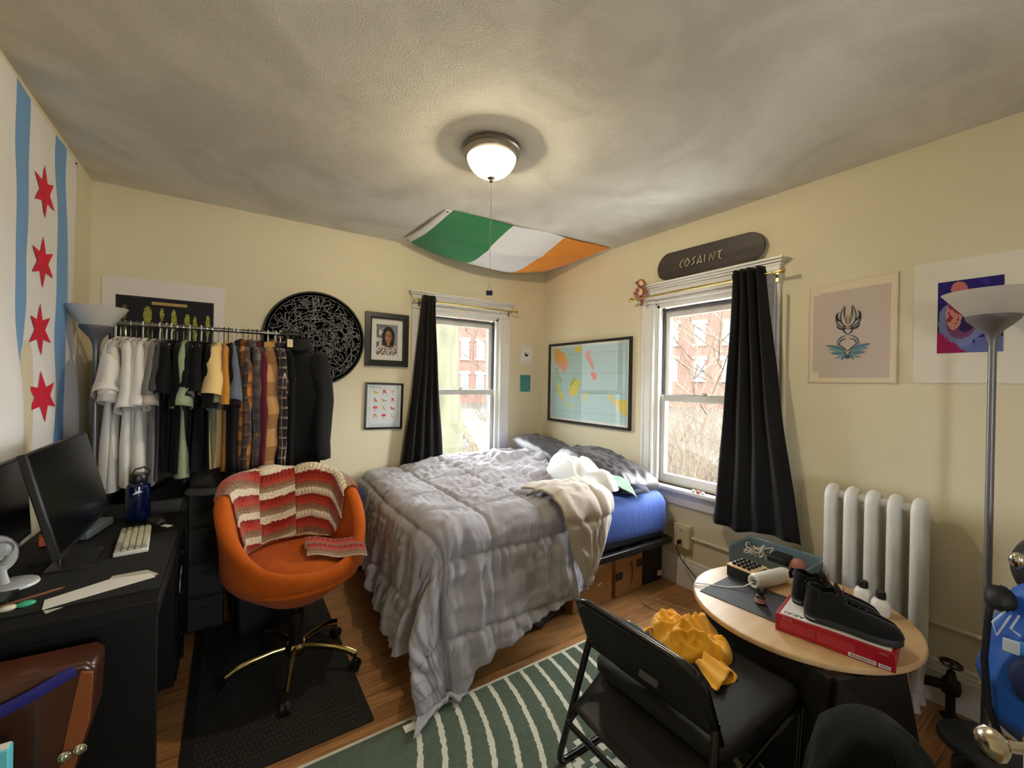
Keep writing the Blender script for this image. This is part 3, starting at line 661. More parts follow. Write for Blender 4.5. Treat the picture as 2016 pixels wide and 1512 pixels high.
bB = carton('cardboard_box', 'brown cardboard box with curved arrow logo and dark tape under the bed', 2.185, 2.46, 1.965, 2.35, .255)
tape = M('printed_black_tape', (38, 36, 40), r=.4)
MB().bx(2.186, 2.25, 1.962, 1.965, .115, .165).bx(2.395, 2.461, 1.962, 1.965, .165, .215).build('packing_tape', tape, bB, smooth=0)
b = MB(); arc = [(2.335+.012*sin(pi*t)+.006*t, 1.963, .055+.155*t) for t in [i/12 for i in range(13)]]
b.tube(arc, [.0018+.0022*sin(pi*(.1+.8*i/12)) for i in range(13)], 6); b.tube([(2.352, 1.963, .190), (2.343, 1.963, .213), (2.325, 1.963, .205)], .0025, 6)
b.build('arrow_logo', M('logo_maroon', (96, 44, 32), r=.7), bB)
for i in range(3): text_mesh('tape_lettering', ('smile', 'prime', 'box')[0] if False else '- - -', .016, M('tape_print', (150, 150, 155), r=.6), bB, (2.218, 1.9615, .153-.014*i), (pi/2, 0, 0))
kb_ = thing('storage_case', 'black storage case with a small white label standing under the bed head', 'case', (2.58, 2.2, 0))
MB().bx(2.485, 2.70, 1.98, 2.40, .002, .29).build('case_body', M('matte_black_board', (18, 18, 19), r=.7), kb_, bevel=.008)
MB().bx(2.645, 2.695, 1.976, 1.9795, .035, .075).build('sticker', M('white_satin_tag', (225, 224, 220)), kb_, smooth=0)
bb = thing('duffel_bag', 'black soft bag lying on the floor under the middle of the bed', 'bag', (1.58, 2.15, 0))
b = MB(); rloft(b, 1.36, 1.78, 1.97, 2.35, [(.05, .003), (.01, .03), (0, .10), (.02, .17), (.07, .215), (.13, .225)], .09, 6, wob=lambda p: (p[0]+.02*ns3(p[0]*9, p[1]*9, p[2]*9), p[1]+.02*ns3(p[0]*9, p[2]*9, 4), max(.002, p[2]+.015*ns3(p[0]*7, p[1]*7))))
b.build('bag_body', M('black_nylon', (17, 17, 18), r=.6, bump=.2, bs=40), bb, smooth=179)
MB().tube([(1.42, 1.99, .10), (1.47, 1.955, .07), (1.54, 1.96, .02), (1.62, 1.975, .05), (1.68, 1.99, .12)], [(.018, .003)]*5, 8).build('strap', M('black_nylon', (17, 17, 18)), bb)
# ------------------------------------------------------------------ orange tub chair with crochet blanket, mats
ch = thing('swivel_chair', 'orange upholstered tub chair on a shiny five-star swivel base', 'chair', (.29, 2.33, 0))
CC = Vector((.29, 2.32, 0)); FA = radians(-80)      # facing direction
def rim(t):   # t: angle from the back, 0..pi
    t = abs(t)
    return lerpt(t, [(0, .950), (.6, .950), (1.0, .925), (1.4, .85), (1.75, .755), (2.1, .675), (2.4, .625), (2.75, .60), (pi, .59)])
def rad(t, z):
    f = sst(.37, .56, z); base = .13+.19*f**.6
    base += .035*sst(.6, 1.0, z)
    fr = sst(1.6, 2.6, abs(t))
    return base*(1-.02*fr)
def shellpt(th, s):
    """s 0..1: bottom centre - outer wall - rim - inner wall - seat joint"""
    H_ = rim(th); thick = .065-.02*sst(1.6, 2.6, abs(th)); zs = .545
    if s < .5:
        z = .385+(H_-.03-.385)*(s/.5)**1.25; r = rad(th, z)
    elif s < .7:
        a = (s-.5)/.2*pi; r = rad(th, H_-.03)-thick/2+cos(a)*thick/2; z = H_-.03+sin(a)*.032
    else:
        k = (s-.7)/.3; z = H_-.03+(zs-H_+.03)*k; r = rad(th, max(z, .6))-thick-.02*k
    w = FA+pi+th
    x = CC.x+r*cos(w); y = CC.y+r*sin(w)
    lean = .10*max(0, z-.6)       # back leans away from the sitter
    return Vector((x-cos(FA)*lean, y-sin(FA)*lean, z))
or_m = M('burnt_orange_wool', (184, 86, 14), r=.9, sheen=.05, spec=.2, c2=(170, 78, 12), ns=30, bump=.12, bs=220)
b = MB(); b.grid(lambda u, v: shellpt(-pi+2*pi*v, u), 44, 80, wv=True)
b.lathe([(0, .386), (.131, .386)], (CC.x, CC.y, 0), 40)
b.build('bucket_shell', or_m, ch, smooth=179)
def cush(u, v):
    a = v*2*pi; t = a-(FA+pi); t = (t+pi) % (2*pi)-pi
    fr = sst(1.4, 2.6, abs(t)); R_ = .262+.035*fr
    if u < .6: r = R_*u/.6*.93; z = .610-.035*(u/.6)**2*(1-fr)-.004*fr-.03*(u/.6)**4*fr
    else:
        k = (u-.6)/.4*pi/2; r = R_*(.93+.07*sin(k)); z = .575-.005*fr-(1-cos(k))*.07
    return (CC.x+r*cos(a), CC.y+r*sin(a), z)
b = MB(); b.grid(cush, 22, 64, wv=True); b.build('seat_cushion', or_m, ch, smooth=179)
chrome = M('aged_gold_chrome', (200, 186, 130), r=.16, m=1); blk_pl = M('black_hard_plastic', (16, 16, 17), r=.4)
MB().lathe([(.0, .135), (.030, .135), (.034, .15), (.034, .30), (.022, .31), (.022, .39), (0, .39)], (CC.x, CC.y, 0), 24).build('gas_post', blk_pl, ch)
MB().lathe([(0, .095), (.045, .095), (.052, .11), (.052, .135), (.040, .148), (0, .148)], (CC.x, CC.y, 0), 24).build('hub', chrome, ch)
for i, ang in enumerate((-104, -32, 40, 112, 184)):
    a = radians(ang); d = Vector((cos(a), sin(a), 0)); p = lambda r, z: tuple(CC+d*r+Vector((0, 0, z)))
    lg = MB().tube([p(.03, .125), p(.10, .128), p(.19, .120), p(.25, .105), p(.29, .085)], [(.020, .011), (.017, .010), (.015, .010), (.015, .010), (.019, .011)], 10, sq=(0, 0, 1)).build('leg', chrome, ch)
    q = p(.29, 0); n = Vector((-d.y, d.x, 0))
    b = MB()
    for s in (-1, 1):
        c0 = Vector(q)+n*(.012*s)+Vector((0, 0, .030)); b.cyl(tuple(c0-n*.008), tuple(c0+n*.008), .027, n=18)
    b.cyl((q[0], q[1], .05), (q[0], q[1], .085), .008); b.ball((q[0], q[1], .048), (.016, .016, .014), 10, 6)
    b.build('caster', blk_pl, lg)
# crochet blanket over the back -----------------------------------
cro_m = VC('crochet_wool', r=.95, spec=.1, sheen=.4)
PAL = [(138, 32, 18), (166, 42, 24), (176, 64, 42), (142, 96, 72), (150, 122, 96), (222, 206, 176), (222, 206, 176)]
def band(w, s=0):
    k = (w/.118) % 1
    return PAL[min(6, int(k*7))]
def stitch(w, l):
    k = (w/.118) % 1
    if k > .71: return .007*abs(sin(l*pi/.022))*sin((k-.71)/.29*pi)+.002
    return .0025*abs(sin(l*pi/.013))*abs(sin(k*pi*6))
cb = thing('crochet_blanket', 'red, taupe and cream striped crochet blanket draped over the orange chair', 'blanket', (.31, 2.55, .62))
T0, T1 = -1.42, 1.20
def blk(u, v):
    th = T0+(T1-T0)*v
    # u: path from just behind the rim, over the top, down the inner back
    dn = lerpt(v, [(0, .12), (.12, .30), (.28, .42), (.4, .40), (.5, .36), (.62, .40), (.85, .40), (1, .28)])
    L_ = -.09+u*(.09+dn); H_ = rim(th)
    if L_ < 0: s = .5+.2*max(0, min(1, (L_+.09)/.09)); P_ = shellpt(th, s)
    else:
        tot = H_-.03-.545; s = .7+.3*min(1, L_/tot); P_ = shellpt(th, s)
    w = FA+pi+th; inn = Vector((-cos(w), -sin(w), 0))
    k = sst(-.09, .02, L_); off = .013+.008*sin(v*23+u*3)+.006*ns3(v*9, u*5)+stitch(L_+.02*sin(v*7), th*.3)
    seam = exp(-((v-.44)/.012)**2)+exp(-((v-.66-.1*u)/.012)**2)
    off -= .008*seam
    nrm = (Vector((0, 0, 1))*(1-k)+inn*k).normalized() if L_ < .02 else inn
    P_ = P_+nrm*off
    P_.z = max(P_.z, .600)
    return tuple(P_)
def blkc(u, v):
    dn = lerpt(v, [(0, .12), (.12, .30), (.28, .42), (.4, .40), (.5, .36), (.62, .40), (.85, .40), (1, .28)])
    L_ = -.09+u*(.09+dn)
    sw = 0 if v < .44 else (.03 if v < .66+.1*u else .05+.16*(v-.66))
    c = band(L_+.115+sw+.02*sin(v*7)); j = .9+.2*ns3(u*60, v*90)
    return tuple(min(255, x*j) for x in c)
b = MB(); b.grid(blk, 90, 170, colf=blkc); b.build('back_drape', cro_m, cb, smooth=179, solid=.006)
def seatfold(k0):
    def f(u, v):
        x = .33+.25*v; y = 2.30-.14*u-.10*v+k0*.06; z = .625+.018*sin(u*pi)-.02*v+k0*.012+.006*sin(v*9)+stitch(u*.15+.03, v*.25)
        return (x-.02*u, y, z)
    return f
def sfc(u, v):
    c = band(u*.15+.055); j = .92+.2*ns3(u*50, v*80); return tuple(min(255, x*j) for x in c)
for k in (0, 1): b = MB(); b.grid(seatfold(k), 40, 60, colf=sfc); b.build('seat_fold', cro_m, cb, smooth=179, solid=.006)
# textured black mat under the chair ------------------------------
def mat_mat():
    t = M('black_woven_mat', (20, 20, 20), r=.8); N, L = t.node_tree.nodes, t.node_tree.links
    tc = N.new('ShaderNodeTexCoord'); mp = N.new('ShaderNodeMapping'); mp.inputs['Scale'].default_value = (60, 34, 1); mp.inputs['Rotation'].default_value = (0, 0, .0); L.new(tc.outputs['Object'], mp.inputs[0])
    ck = N.new('ShaderNodeTexBrick'); ck.inputs['Scale'].default_value = 1; ck.inputs['Mortar Size'].default_value = .16; ck.inputs['Mortar Smooth'].default_value = .6; ck.inputs['Brick Width'].default_value = 1; ck.inputs['Row Height'].default_value = 1
    L.new(mp.outputs[0], ck.inputs[0])
    for k, c in (('Color1', (44, 43, 40)), ('Color2', (38, 37, 35)), ('Mortar', (14, 14, 14))): ck.inputs[k].default_value = (*lin(c), 1)
    L.new(ck.outputs['Color'], N['Principled BSDF'].inputs['Base Color'])
    bp = N.new('ShaderNodeBump'); bp.invert = True; bp.inputs['Distance'].default_value = .006; L.new(ck.outputs['Fac'], bp.inputs['Height']); L.new(bp.outputs[0], N['Principled BSDF'].inputs['Normal']); return t
mm = thing('floor_mat', 'black textured mat on the floor under the orange chair', 'mat', (.1, 2.35, 0))
MB().bx(-.10, .495, 1.835, 2.96, .0008, .007).build('ribbed_field', mat_mat(), mm, smooth=0)
b = MB(); o_ = rrect(-.14, .53, 1.80, 3.0, .01, 3); i_ = rrect(-.10, .495, 1.835, 2.96, .006, 3); n = len(o_)
vs_ = [(x, y, .0008) for x, y in o_]+[(x, y, .006) for x, y in o_]+[(x, y, .0075) for x, y in i_]
b.add(vs_, [(j, (j+1) % n, n+(j+1) % n, n+j) for j in range(n)]+[(n+j, n+(j+1) % n, 2*n+(j+1) % n, 2*n+j) for j in range(n)]); b.build('border', M('black_rubber_edge', (20, 20, 20), r=.7), mm, smooth=0)
# green rug with white arcs ---------------------------------------
def rug_mat():
    t = M('green_woven_rug', (70, 84, 72), r=.95, spec=.1); N, L = t.node_tree.nodes, t.node_tree.links; B_ = N['Principled BSDF']
    tc = N.new('ShaderNodeTexCoord'); sp_ = N.new('ShaderNodeSeparateXYZ'); L.new(tc.outputs['Object'], sp_.inputs[0])
    def mth(op, a, b_=None, c=None):
        q = N.new('ShaderNodeMath'); q.operation = op
        for i, x in enumerate((a, b_, c)):
            if x is None: continue
            if isinstance(x, (int, float)): q.inputs[i].default_value = x
            else: L.new(x, q.inputs[i])
        return q.outputs[0]
    nz = N.new('ShaderNodeTexNoise'); nz.inputs['Scale'].default_value = 55; L.new(tc.outputs['Object'], nz.inputs[0])
    jag = mth('MULTIPLY', mth('SUBTRACT', nz.outputs[0], .5), .016)
    dx = mth('SUBTRACT', sp_.outputs[0], -.10); dy = mth('SUBTRACT', sp_.outputs[1], 1.80)
    r_ = mth('ADD', mth('SQRT', mth('ADD', mth('MULTIPLY', dx, dx), mth('MULTIPLY', dy, dy))), jag)
    fr = mth('FRACT', mth('DIVIDE', mth('SUBTRACT', r_, .766), .0925))
    line = mth('LESS_THAN', fr, .24)
    inr = mth('MULTIPLY', mth('GREATER_THAN', r_, .76), mth('LESS_THAN', r_, 2.3))
    line = mth('MULTIPLY', line, inr)
    # leaf block of stepped dashes
    cx = mth('ABSOLUTE', mth('SUBTRACT', sp_.outputs[0], 1.19)); cy = mth('ABSOLUTE', mth('SUBTRACT', sp_.outputs[1], 1.02))
    qx = mth('DIVIDE', mth('FLOOR', mth('MULTIPLY', cx, 42)), 42); qy = mth('DIVIDE', mth('FLOOR', mth('MULTIPLY', cy, 42)), 42)
    dd = mth('ADD', mth('MULTIPLY', qx, 1.25), qy)
    leaf = mth('LESS_THAN', dd, .235); ring = mth('LESS_THAN', mth('FRACT', mth('MULTIPLY', dd, 10)), .42)
    pat = mth('ADD', mth('MULTIPLY', leaf, ring), mth('MULTIPLY', line, mth('SUBTRACT', 1, leaf)))
    ey = mth('GREATER_THAN', sp_.outputs[1], 1.716); pat = mth('MAXIMUM', pat, ey)
    wv = N.new('ShaderNodeTexWave'); wv.bands_direction = 'Y'; wv.inputs['Scale'].default_value = 55; wv.inputs['Distortion'].default_value = .6; L.new(tc.outputs['Object'], wv.inputs[0])
    g = N.new('ShaderNodeMix'); g.data_type = 'RGBA'; L.new(nz.outputs[0], g.inputs[0]); g.inputs[6].default_value = (*lin((82, 95, 82)), 1); g.inputs[7].default_value = (*lin((102, 114, 100)), 1)
    mx = N.new('ShaderNodeMix'); mx.data_type = 'RGBA'; L.new(pat, mx.inputs[0]); L.new(g.outputs[2], mx.inputs[6]); mx.inputs[7].default_value = (*lin((214, 213, 198)), 1)
    L.new(mx.outputs[2], B_.inputs['Base Color'])
    bp = N.new('ShaderNodeBump'); bp.inputs['Strength'].default_value = .4; bp.inputs['Distance'].default_value = .004; L.new(wv.outputs['Fac'], bp.inputs['Height']); L.new(bp.outputs[0], B_.inputs['Normal'])
    return t
rg = MB().bx(-.35, 2.05, .15, 1.73, .0005, .006).build('area_rug', rug_mat(), smooth=0)
tag(rg, 'dark green woven rug with curved white stripes', 'rug')
# ------------------------------------------------------------------ flags
flag_m = VC('printed_flag_cloth', r=.8, spec=.2, sheen=.2)
def chi(u, v): return .010+.012*sin(u*9+v*2)*sst(1, .3, v)+.008*ns3(u*4, v*5)+(.020*sst(.5, .1, v))*sin(u*14)
fl = thing('wall_flag', 'white flag with two blue stripes and four red stars on the left wall', 'flag', (XL, 2.70, 1.80))
fp = lambda u, v, o=0: Vector((XL+.004+chi(u, v)+o, 2.238+.914*u+.012*sin(v*11)*sst(1, .6, v), 1.05+1.525*v))
b = MB(); b.grid(lambda u, v: fp(u, v), 72, 60, colf=lambda u, v: (100, 152, 204) if (1/6 < u < 2/6 or 4/6 < u < 5/6) else (224, 222, 220))
b.build('flag_cloth', flag_m, fl, smooth=179)
red_m = M('star_red', (204, 24, 52), r=.8)
for i, z in enumerate((2.254, 1.943, 1.646, 1.352)):
    b = MB(); cu, cv = .5, (z-1.05)/1.525; P_ = []
    for k in range(12):
        a = pi/2+k*pi/6+.06; r_ = .112 if k % 2 == 0 else .047
        P_.append(fp(cu+r_*cos(a)/.914, cv+r_*sin(a)/1.525, .004))
    c0 = fp(cu, cv, .004)
    b.add([tuple(c0)]+[tuple(p) for p in P_], [(0, 1+k, 1+(k+1) % 12) for k in range(12)]); b.build('red_star', red_m, fl, smooth=0, solid=.001)
b = MB(); b.cyl((XL, 3.142, 2.565), (XL+.02, 3.142, 2.565), .006, n=10); b.build('push_pin', M('pin_metal', (120, 118, 112), r=.3, m=1), fl)
fi = thing('ceiling_flag', 'green, white and orange flag pinned under the ceiling corner', 'flag', (1.95, 3.0, 2.61))
def irl(u, v):    # u along X from hoist, v 0 front .. 1 back
    x = 1.205+u*1.485+(.0-.03*v)*(1-u)+.03*v*u; y = 2.635-.085*u+v*(.745+.12*u)
    s = (4*u*(1-u))**.8
    z = 2.612-.125*s*sst(0, 1, v)**.8-.03*sin(pi*v)*(.4+.6*s)+.006*sin(v*8+u*14)*s-.010*exp(-((v-.62+.35*u)/.05)**2)*s
    y -= .05*s*v
    return (x, y, z)
def irc(u, v):
    if u < .03: return (222, 222, 220)
    return (22, 120, 68) if u < .353 else ((226, 224, 224) if u < .677 else (238, 146, 30))
b = MB(); b.grid(irl, 93, 40, colf=irc); b.build('flag_cloth', flag_m, fi, smooth=179, solid=.0015)
for v in (.03, .97):
    p = Vector(irl(.015, v)); b = MB(); ring = [(p.x+.008*cos(a), p.y+.008*sin(a), p.z-.002) for a in [i*pi/6 for i in range(12)]]
    b.tube(ring, .003, 6, closed=True); b.build('grommet', M('pin_metal', (120, 118, 112)), fi)
# ------------------------------------------------------------------ pictures
black_fr = M('black_frame_wood', (24, 22, 22), r=.35); print_m = VC('matte_print', r=.7, spec=.25); paper = M('white_paper', (226, 224, 220), r=.8)
glz = GLASS('picture_glazing')
def frame(par, x0, x1, z0, z1, w, d, TM, lip=.004):
    """picture frame in plane coords (x right, z up, y toward the room = -y)"""
    b = MB(); b.T = TM
    loops = []
    for ins, y in ((0, 0), (0, -d), (w*.75, -d-.002), (w, -d+lip), (w, 0)):
        loops.append([(x0+ins, y, z0+ins), (x1-ins, y, z0+ins), (x1-ins, y, z1-ins), (x0+ins, y, z1-ins)])
    for i in range(len(loops)-1):
        b.add(loops[i]+loops[i+1], [(j, (j+1) % 4, 4+(j+1) % 4, 4+j) for j in range(4)])
    return b.build('frame', black_fr, par, smooth=0)
def tart(name, mat, par, TM, x0, x1, z0, z1, y, nx, ny, fn, solid=.0008):
    P = TM @ Vector((x0, y, z0)); U = TM @ Vector((x1, y, z0))-P; V = TM @ Vector((x0, y, z1))-P
    return art(name, mat, par, P, U, V, nx, ny, fn, solid)
TB = Matrix.Translation((0, YB, 0))
TR = Matrix.Translation((XR, 0, 0)) @ Matrix.Rotation(-pi/2, 4, 'Z')     # local x -> -Y world, local -y -> -X world
# botanical poster
po = thing('botanical_poster', 'white-bordered poster of plants on black behind the clothes rail', 'poster', (-.34, YB, 1.7))
art('sheet', print_m, po, (-.649, YB-.004, 1.22), (.617, 0, 0), (0, 0, .842), 1, 1, lambda u, v: (222, 216, 212))
PL = [(-.545, .62, .012, 1.0, 0), (-.435, .60, .021, 1.2, 0), (-.365, .66, .010, .9, 1), (-.305, .50, .014, 1.6, 1), (-.235, .60, .014, .9, 2), (-.195, .52, .012, 1.9, 3), (-.125, .48, .012, 1.6, 1)]
def bot(u, v):
    x = -.586+.493*u; z = 1.30+.652*v
    if u < .012 or u > .988 or v > .985: return (46, 38, 44)
    if -.415 < x < -.235 and 1.905 < z < 1.925: return (186, 160, 92) if (int(x*260) % 3 or not 1.910 < z < 1.919) else (120, 96, 50)
    for px_, h, w, st, k in PL:
        top = 1.90-.02*k*.3-(.02 if px_ > -.3 else 0); zc = top-.05*st
        e = ((x-px_)/w)**2+((z-zc)/(.045*st))**2
        if e < 1 and ns3(x*120, z*120) > -.35: return (150, 156, 62) if k != 0 or st > 1.1 else (110, 108, 70)
        if abs(x-px_-.004*sin(z*30)) < .003 and z < zc: return (96, 112, 50)
        if z < zc-.1 and abs(abs(x-px_)-(zc-.1-z)*.25) < .004 and zc-z < .3: return (70, 92, 44)
    return (30, 27, 34)
art('print', print_m, po, (-.586, YB-.0062, 1.30), (.493, 0, 0), (0, 0, .652), 110, 145, bot, .0006)
# constellation disc
dc = thing('star_chart_disc', 'round black wall disc with a white engraved star chart', 'wall art', (.545, YB, 1.757))
TD = Matrix.Translation((.545, YB-.004, 1.757)) @ Matrix.Rotation(pi/2, 4, 'X')
b = MB(); b.T = TD; b.lathe([(0, .0), (.350, 0), (.355, .004), (.355, .020), (.349, .024), (.344, .020)], (0, 0, 0), 72); b.lathe([(.344, .020), (0, .020)], (0, 0, 0), 72)
b.build('disc', M('slate_black_disc', (44, 46, 48), r=.5), dc)
R5 = random.Random(11); b = MB(); b.T = TD
def rib(pts, w):
    vs_ = []; m = len(pts)
    for i in range(m):
        x0, y0 = pts[max(i-1, 0)]; x1, y1 = pts[min(i+1, m-1)]; L_ = hypot(x1-x0, y1-y0) or 1; nx_, ny_ = -(y1-y0)/L_*w/2, (x1-x0)/L_*w/2
        vs_ += [(pts[i][0]+nx_, pts[i][1]+ny_, .0206), (pts[i][0]-nx_, pts[i][1]-ny_, .0206)]
    b.add(vs_, [(2*i, 2*i+1, 2*i+3, 2*i+2) for i in range(m-1)])
def circ(cx, cy, r, w, a0=0, a1=2*pi, n=48): rib([(cx+r*cos(a0+(a1-a0)*i/n), cy+r*sin(a0+(a1-a0)*i/n)) for i in range(n+1) if hypot(cx+r*cos(a0+(a1-a0)*i/n), cy+r*sin(a0+(a1-a0)*i/n)) < .334], w)
circ(0, 0, .335, .003, n=72); circ(0, 0, .325, .0012, n=72); circ(.03, -.02, .235, .0022); [rib([(.045*cos(q*.7), .045*sin(q*.7)), (.045*cos(q*.7+2.2), .045*sin(q*.7+2.2))], .0016) for q in range(9)]; circ(0, 0, .05, .0025); circ(0, 0, .060, .0018); circ(-.02, -.13, .28, .0022); circ(0, 0, .16, .0016)
for k in range(12):
    a = k*pi/6+.1; rib([(.06*cos(a), .06*sin(a)), (.325*cos(a), .325*sin(a))], .0011)
for k in range(430):
    r_ = .325*sqrt(R5.uniform(.03, .97)); a = R5.uniform(0, 6.283); x, y = r_*cos(a), r_*sin(a); h = R5.uniform(0, 6.283); P_ = [(x, y)]; tw = R5.uniform(-.9, .9)
    for i in range(R5.randint(5, 13)):
        h += tw*.5+R5.uniform(-.5, .5); x += .009*cos(h); y += .009*sin(h)
        if hypot(x, y) > .325: break
        P_.append((x, y))
    if len(P_) > 2: rib(P_, R5.uniform(.0014, .0026))
for k in range(150):
    r_ = .32*sqrt(R5.random()); a = R5.uniform(0, 6.283); q = R5.uniform(.0015, .0032); b.add([(r_*cos(a)+q*cos(j*pi/3), r_*sin(a)+q*sin(j*pi/3), .0208) for j in range(6)], [(0, 1, 2, 3, 4, 5)])
b.build('engraved_lines', M('engraved_grey', (150, 150, 150), r=.7), dc, smooth=0, weld=False)
# magazine portrait
TP = TB @ Matrix.Translation((1.089, 0, 1.786)) @ Matrix.Rotation(radians(.4), 4, 'Y')
mg = thing('framed_magazine', 'framed magazine cover portrait in a wide black frame above the chairs print', 'picture', (1.089, YB, 1.786))
frame(mg, -.180, .180, -.220, .220, .050, .028, TP)
tart('mount', paper, mg, TP, -.132, .132, -.172, .172, -.010, 1, 1, lambda u, v: (226, 224, 220))
def por(u, v):
    x, y = (u-.56)*1.0, v
    if v > .93 and u < .62: return (150, 152, 150)
    hair = ((x)/.30)**2+((y-.60)/.34)**2
    if .30 < y < .62 and abs(x) < .28-.05*abs(y-.45): hair = min(hair, .9)
    face = (x/.155)**2+((y-.60)/.20)**2
    if face < 1:
        if abs(y-.625) < .017 and .03 < abs(x) < .105: return (44, 30, 28)
        if abs(y-.668) < .010 and .03 < abs(x) < .12: return (58, 38, 32)
        if abs(x) < .022 and abs(y-.545) < .016: return (124, 80, 62)
        if ((x)/.062)**2+((y-.478)/.018)**2 < 1: return (132, 62, 60)
        return (178, 128, 102) if x < .04 else (160, 112, 88)
    if abs(x) < .07 and .30 < y < .45: return (158, 110, 88)
    if hair < 1 and y > .26: return (34, 26, 26)
    if y < .33 and abs(x) < .42-.3*max(0, y-.15):
        q = ns3(x*16, y*16); return (214, 206, 198) if q > .05 else ((60, 52, 52) if q < -.2 else (150, 136, 128))
    if x < -.26 and y < .85: return (206, 206, 204) if ns3(x*9, y*9) > 0 else (104, 110, 116)
    return (132, 142, 154)
tart('cover_photo', print_m, mg, TP, -.088, .088, -.127, .127, -.0115, 70, 100, por)
text_mesh('masthead', 'homer', .042, M('ink_black', (26, 26, 28), r=.6), mg, TP @ Vector((-.034, -.0128, .112)), (pi/2, 0, 0))
b = MB(); b.T = TP; b.bx(-.132, .132, -.0155, -.0145, -.172, .172); b.build('glazing', glz, mg, smooth=0)
# chairs print
TC_ = TB @ Matrix.Translation((1.072, 0, 1.236)) @ Matrix.Rotation(radians(1.2), 4, 'Y')
cp = thing('framed_chairs_print', 'framed print of twelve red and yellow chairs in a thin black frame', 'picture', (1.072, YB, 1.236))
frame(cp, -.157, .157, -.192, .192, .016, .022, TC_)
tart('print', print_m, cp, TC_, -.142, .142, -.177, .177, -.008, 1, 1, lambda u, v: (214, 222, 226))
ic = [(206, 176, 60), (212, 60, 84), (206, 176, 60), (208, 66, 90), (196, 160, 110), (208, 60, 84), (214, 84, 70), (200, 170, 70), (206, 60, 86), (210, 150, 60), (206, 54, 100), (206, 160, 70)]
b = MB(); b.T = TC_; kk = []
for i in range(12):
    cx, cz = -.072+.072*(i % 3), .112-.066*(i//3); w = .026 if i % 3 != 2 else .020; n0 = len(b.f); y = -.0088
    F = lambda P_, q=i: b.add([(cx+x, y-.0002*q*0, cz+z) for x, z in P_], [tuple(range(len(P_)))], i)
    k = i % 4
    if k == 0: F([(-w, .016), (-w*.3, .012), (w*.2, 0), (w, .004), (w*.7, -.010), (-w*.5, -.010)]); F([(-w*.5, -.010), (-w*.4, -.010), (-w*.55, -.022), (-w*.65, -.022)]); F([(w*.4, -.010), (w*.5, -.010), (w*.65, -.022), (w*.55, -.022)])
    elif k == 1: F([(-w*.6, .02), (w*.3, .022), (w*.5, .002), (-w*.4, .0)]); F([(-w*.6, 0), (w*.8, 0), (w*.8, -.005), (-w*.6, -.005)]); F([(-w*.5, -.005), (-w*.35, -.005), (-w*.55, -.024), (-w*.7, -.024)]); F([(w*.5, -.005), (w*.65, -.005), (w*.9, -.024), (w*.75, -.024)])
    elif k == 2: F([(-w*.7, .014), (0, .020), (w*.7, .014), (w*.7, -.002), (-w*.7, -.002)]); F([(-.0015, -.002), (.0015, -.002), (.0015, -.02), (-.0015, -.02)]); F([(-w*.5, -.02), (w*.5, -.02), (w*.5, -.023), (-w*.5, -.023)])
    else: F([(-w*.5, .022), (-w*.05, .020), (w*.15, 0), (w*.7, -.002), (w*.6, -.010), (-w*.3, -.008)]); F([(-w*.25, -.008), (-w*.12, -.008), (-w*.3, -.024), (-w*.42, -.024)]); F([(w*.35, -.01), (w*.47, -.01), (w*.6, -.024), (w*.5, -.024)])
b.build('chair_drawings', [M('chair_ink_%d' % i, c, r=.7) for i, c in enumerate(ic)], cp, smooth=0, weld=False)
b = MB(); b.T = TC_; y = -.0088
for a in ((-.118, .118, .140, .1412), (-.118, .118, -.150, -.1488), (-.118, -.1168, -.150, .1412), (.1168, .118, -.150, .1412), (-.125, -.085, .158, .161), (-.125, -.03, .150, .154), (.105, .115, .155, .163)): b.bx(a[0], a[1], y-.0002, y, a[2], a[3])
for r_ in range(3):
    for s in range(9): b.bx(-.118+.026*s, -.098+.026*s+.004*((s*7+r_) % 3)/3, y-.0002, y, -.159-.006*r_, -.157-.006*r_)
b.build('caption_rules', M('caption_grey', (120, 124, 126), r=.7), cp, smooth=0, weld=False)
b = MB(); b.T = TC_; b.bx(-.142, .142, -.0115, -.0105, -.177, .177); b.build('glazing', glz, cp, smooth=0)
# two small cards
k1 = thing('art_card', 'small white card with a dark round motif beside the back window', 'card', (2.527, YB, 1.737))
art('card', print_m, k1, (2.455, YB-.004, 1.647), (.142, 0, 0), (0, 0, .182), 36, 46, lambda u, v: ((60, 58, 64) if (((u-.5)*.142)**2+((v-.5)*.182)**2)**.5 < .023 and not ((u-.52)**2*.02+(v-.56)**2*.033)**.5 < .012 else ((206, 204, 200) if abs(max(abs(u-.5)*1.0, abs(v-.5)))-.40 > 0 and abs(max(abs(u-.5), abs(v-.5))-.41) < .014 else (228, 226, 222))))
k2 = thing('teal_card', 'small teal print below the white card beside the back window', 'card', (2.517, YB, 1.44))
art('card', print_m, k2, (2.453, YB-.004, 1.356), (.128, 0, 0), (0, 0, .170), 30, 40, lambda u, v: (118, 168, 166) if ns3(u*7, v*9) > .30 and v < .7 else (72, 134, 136))
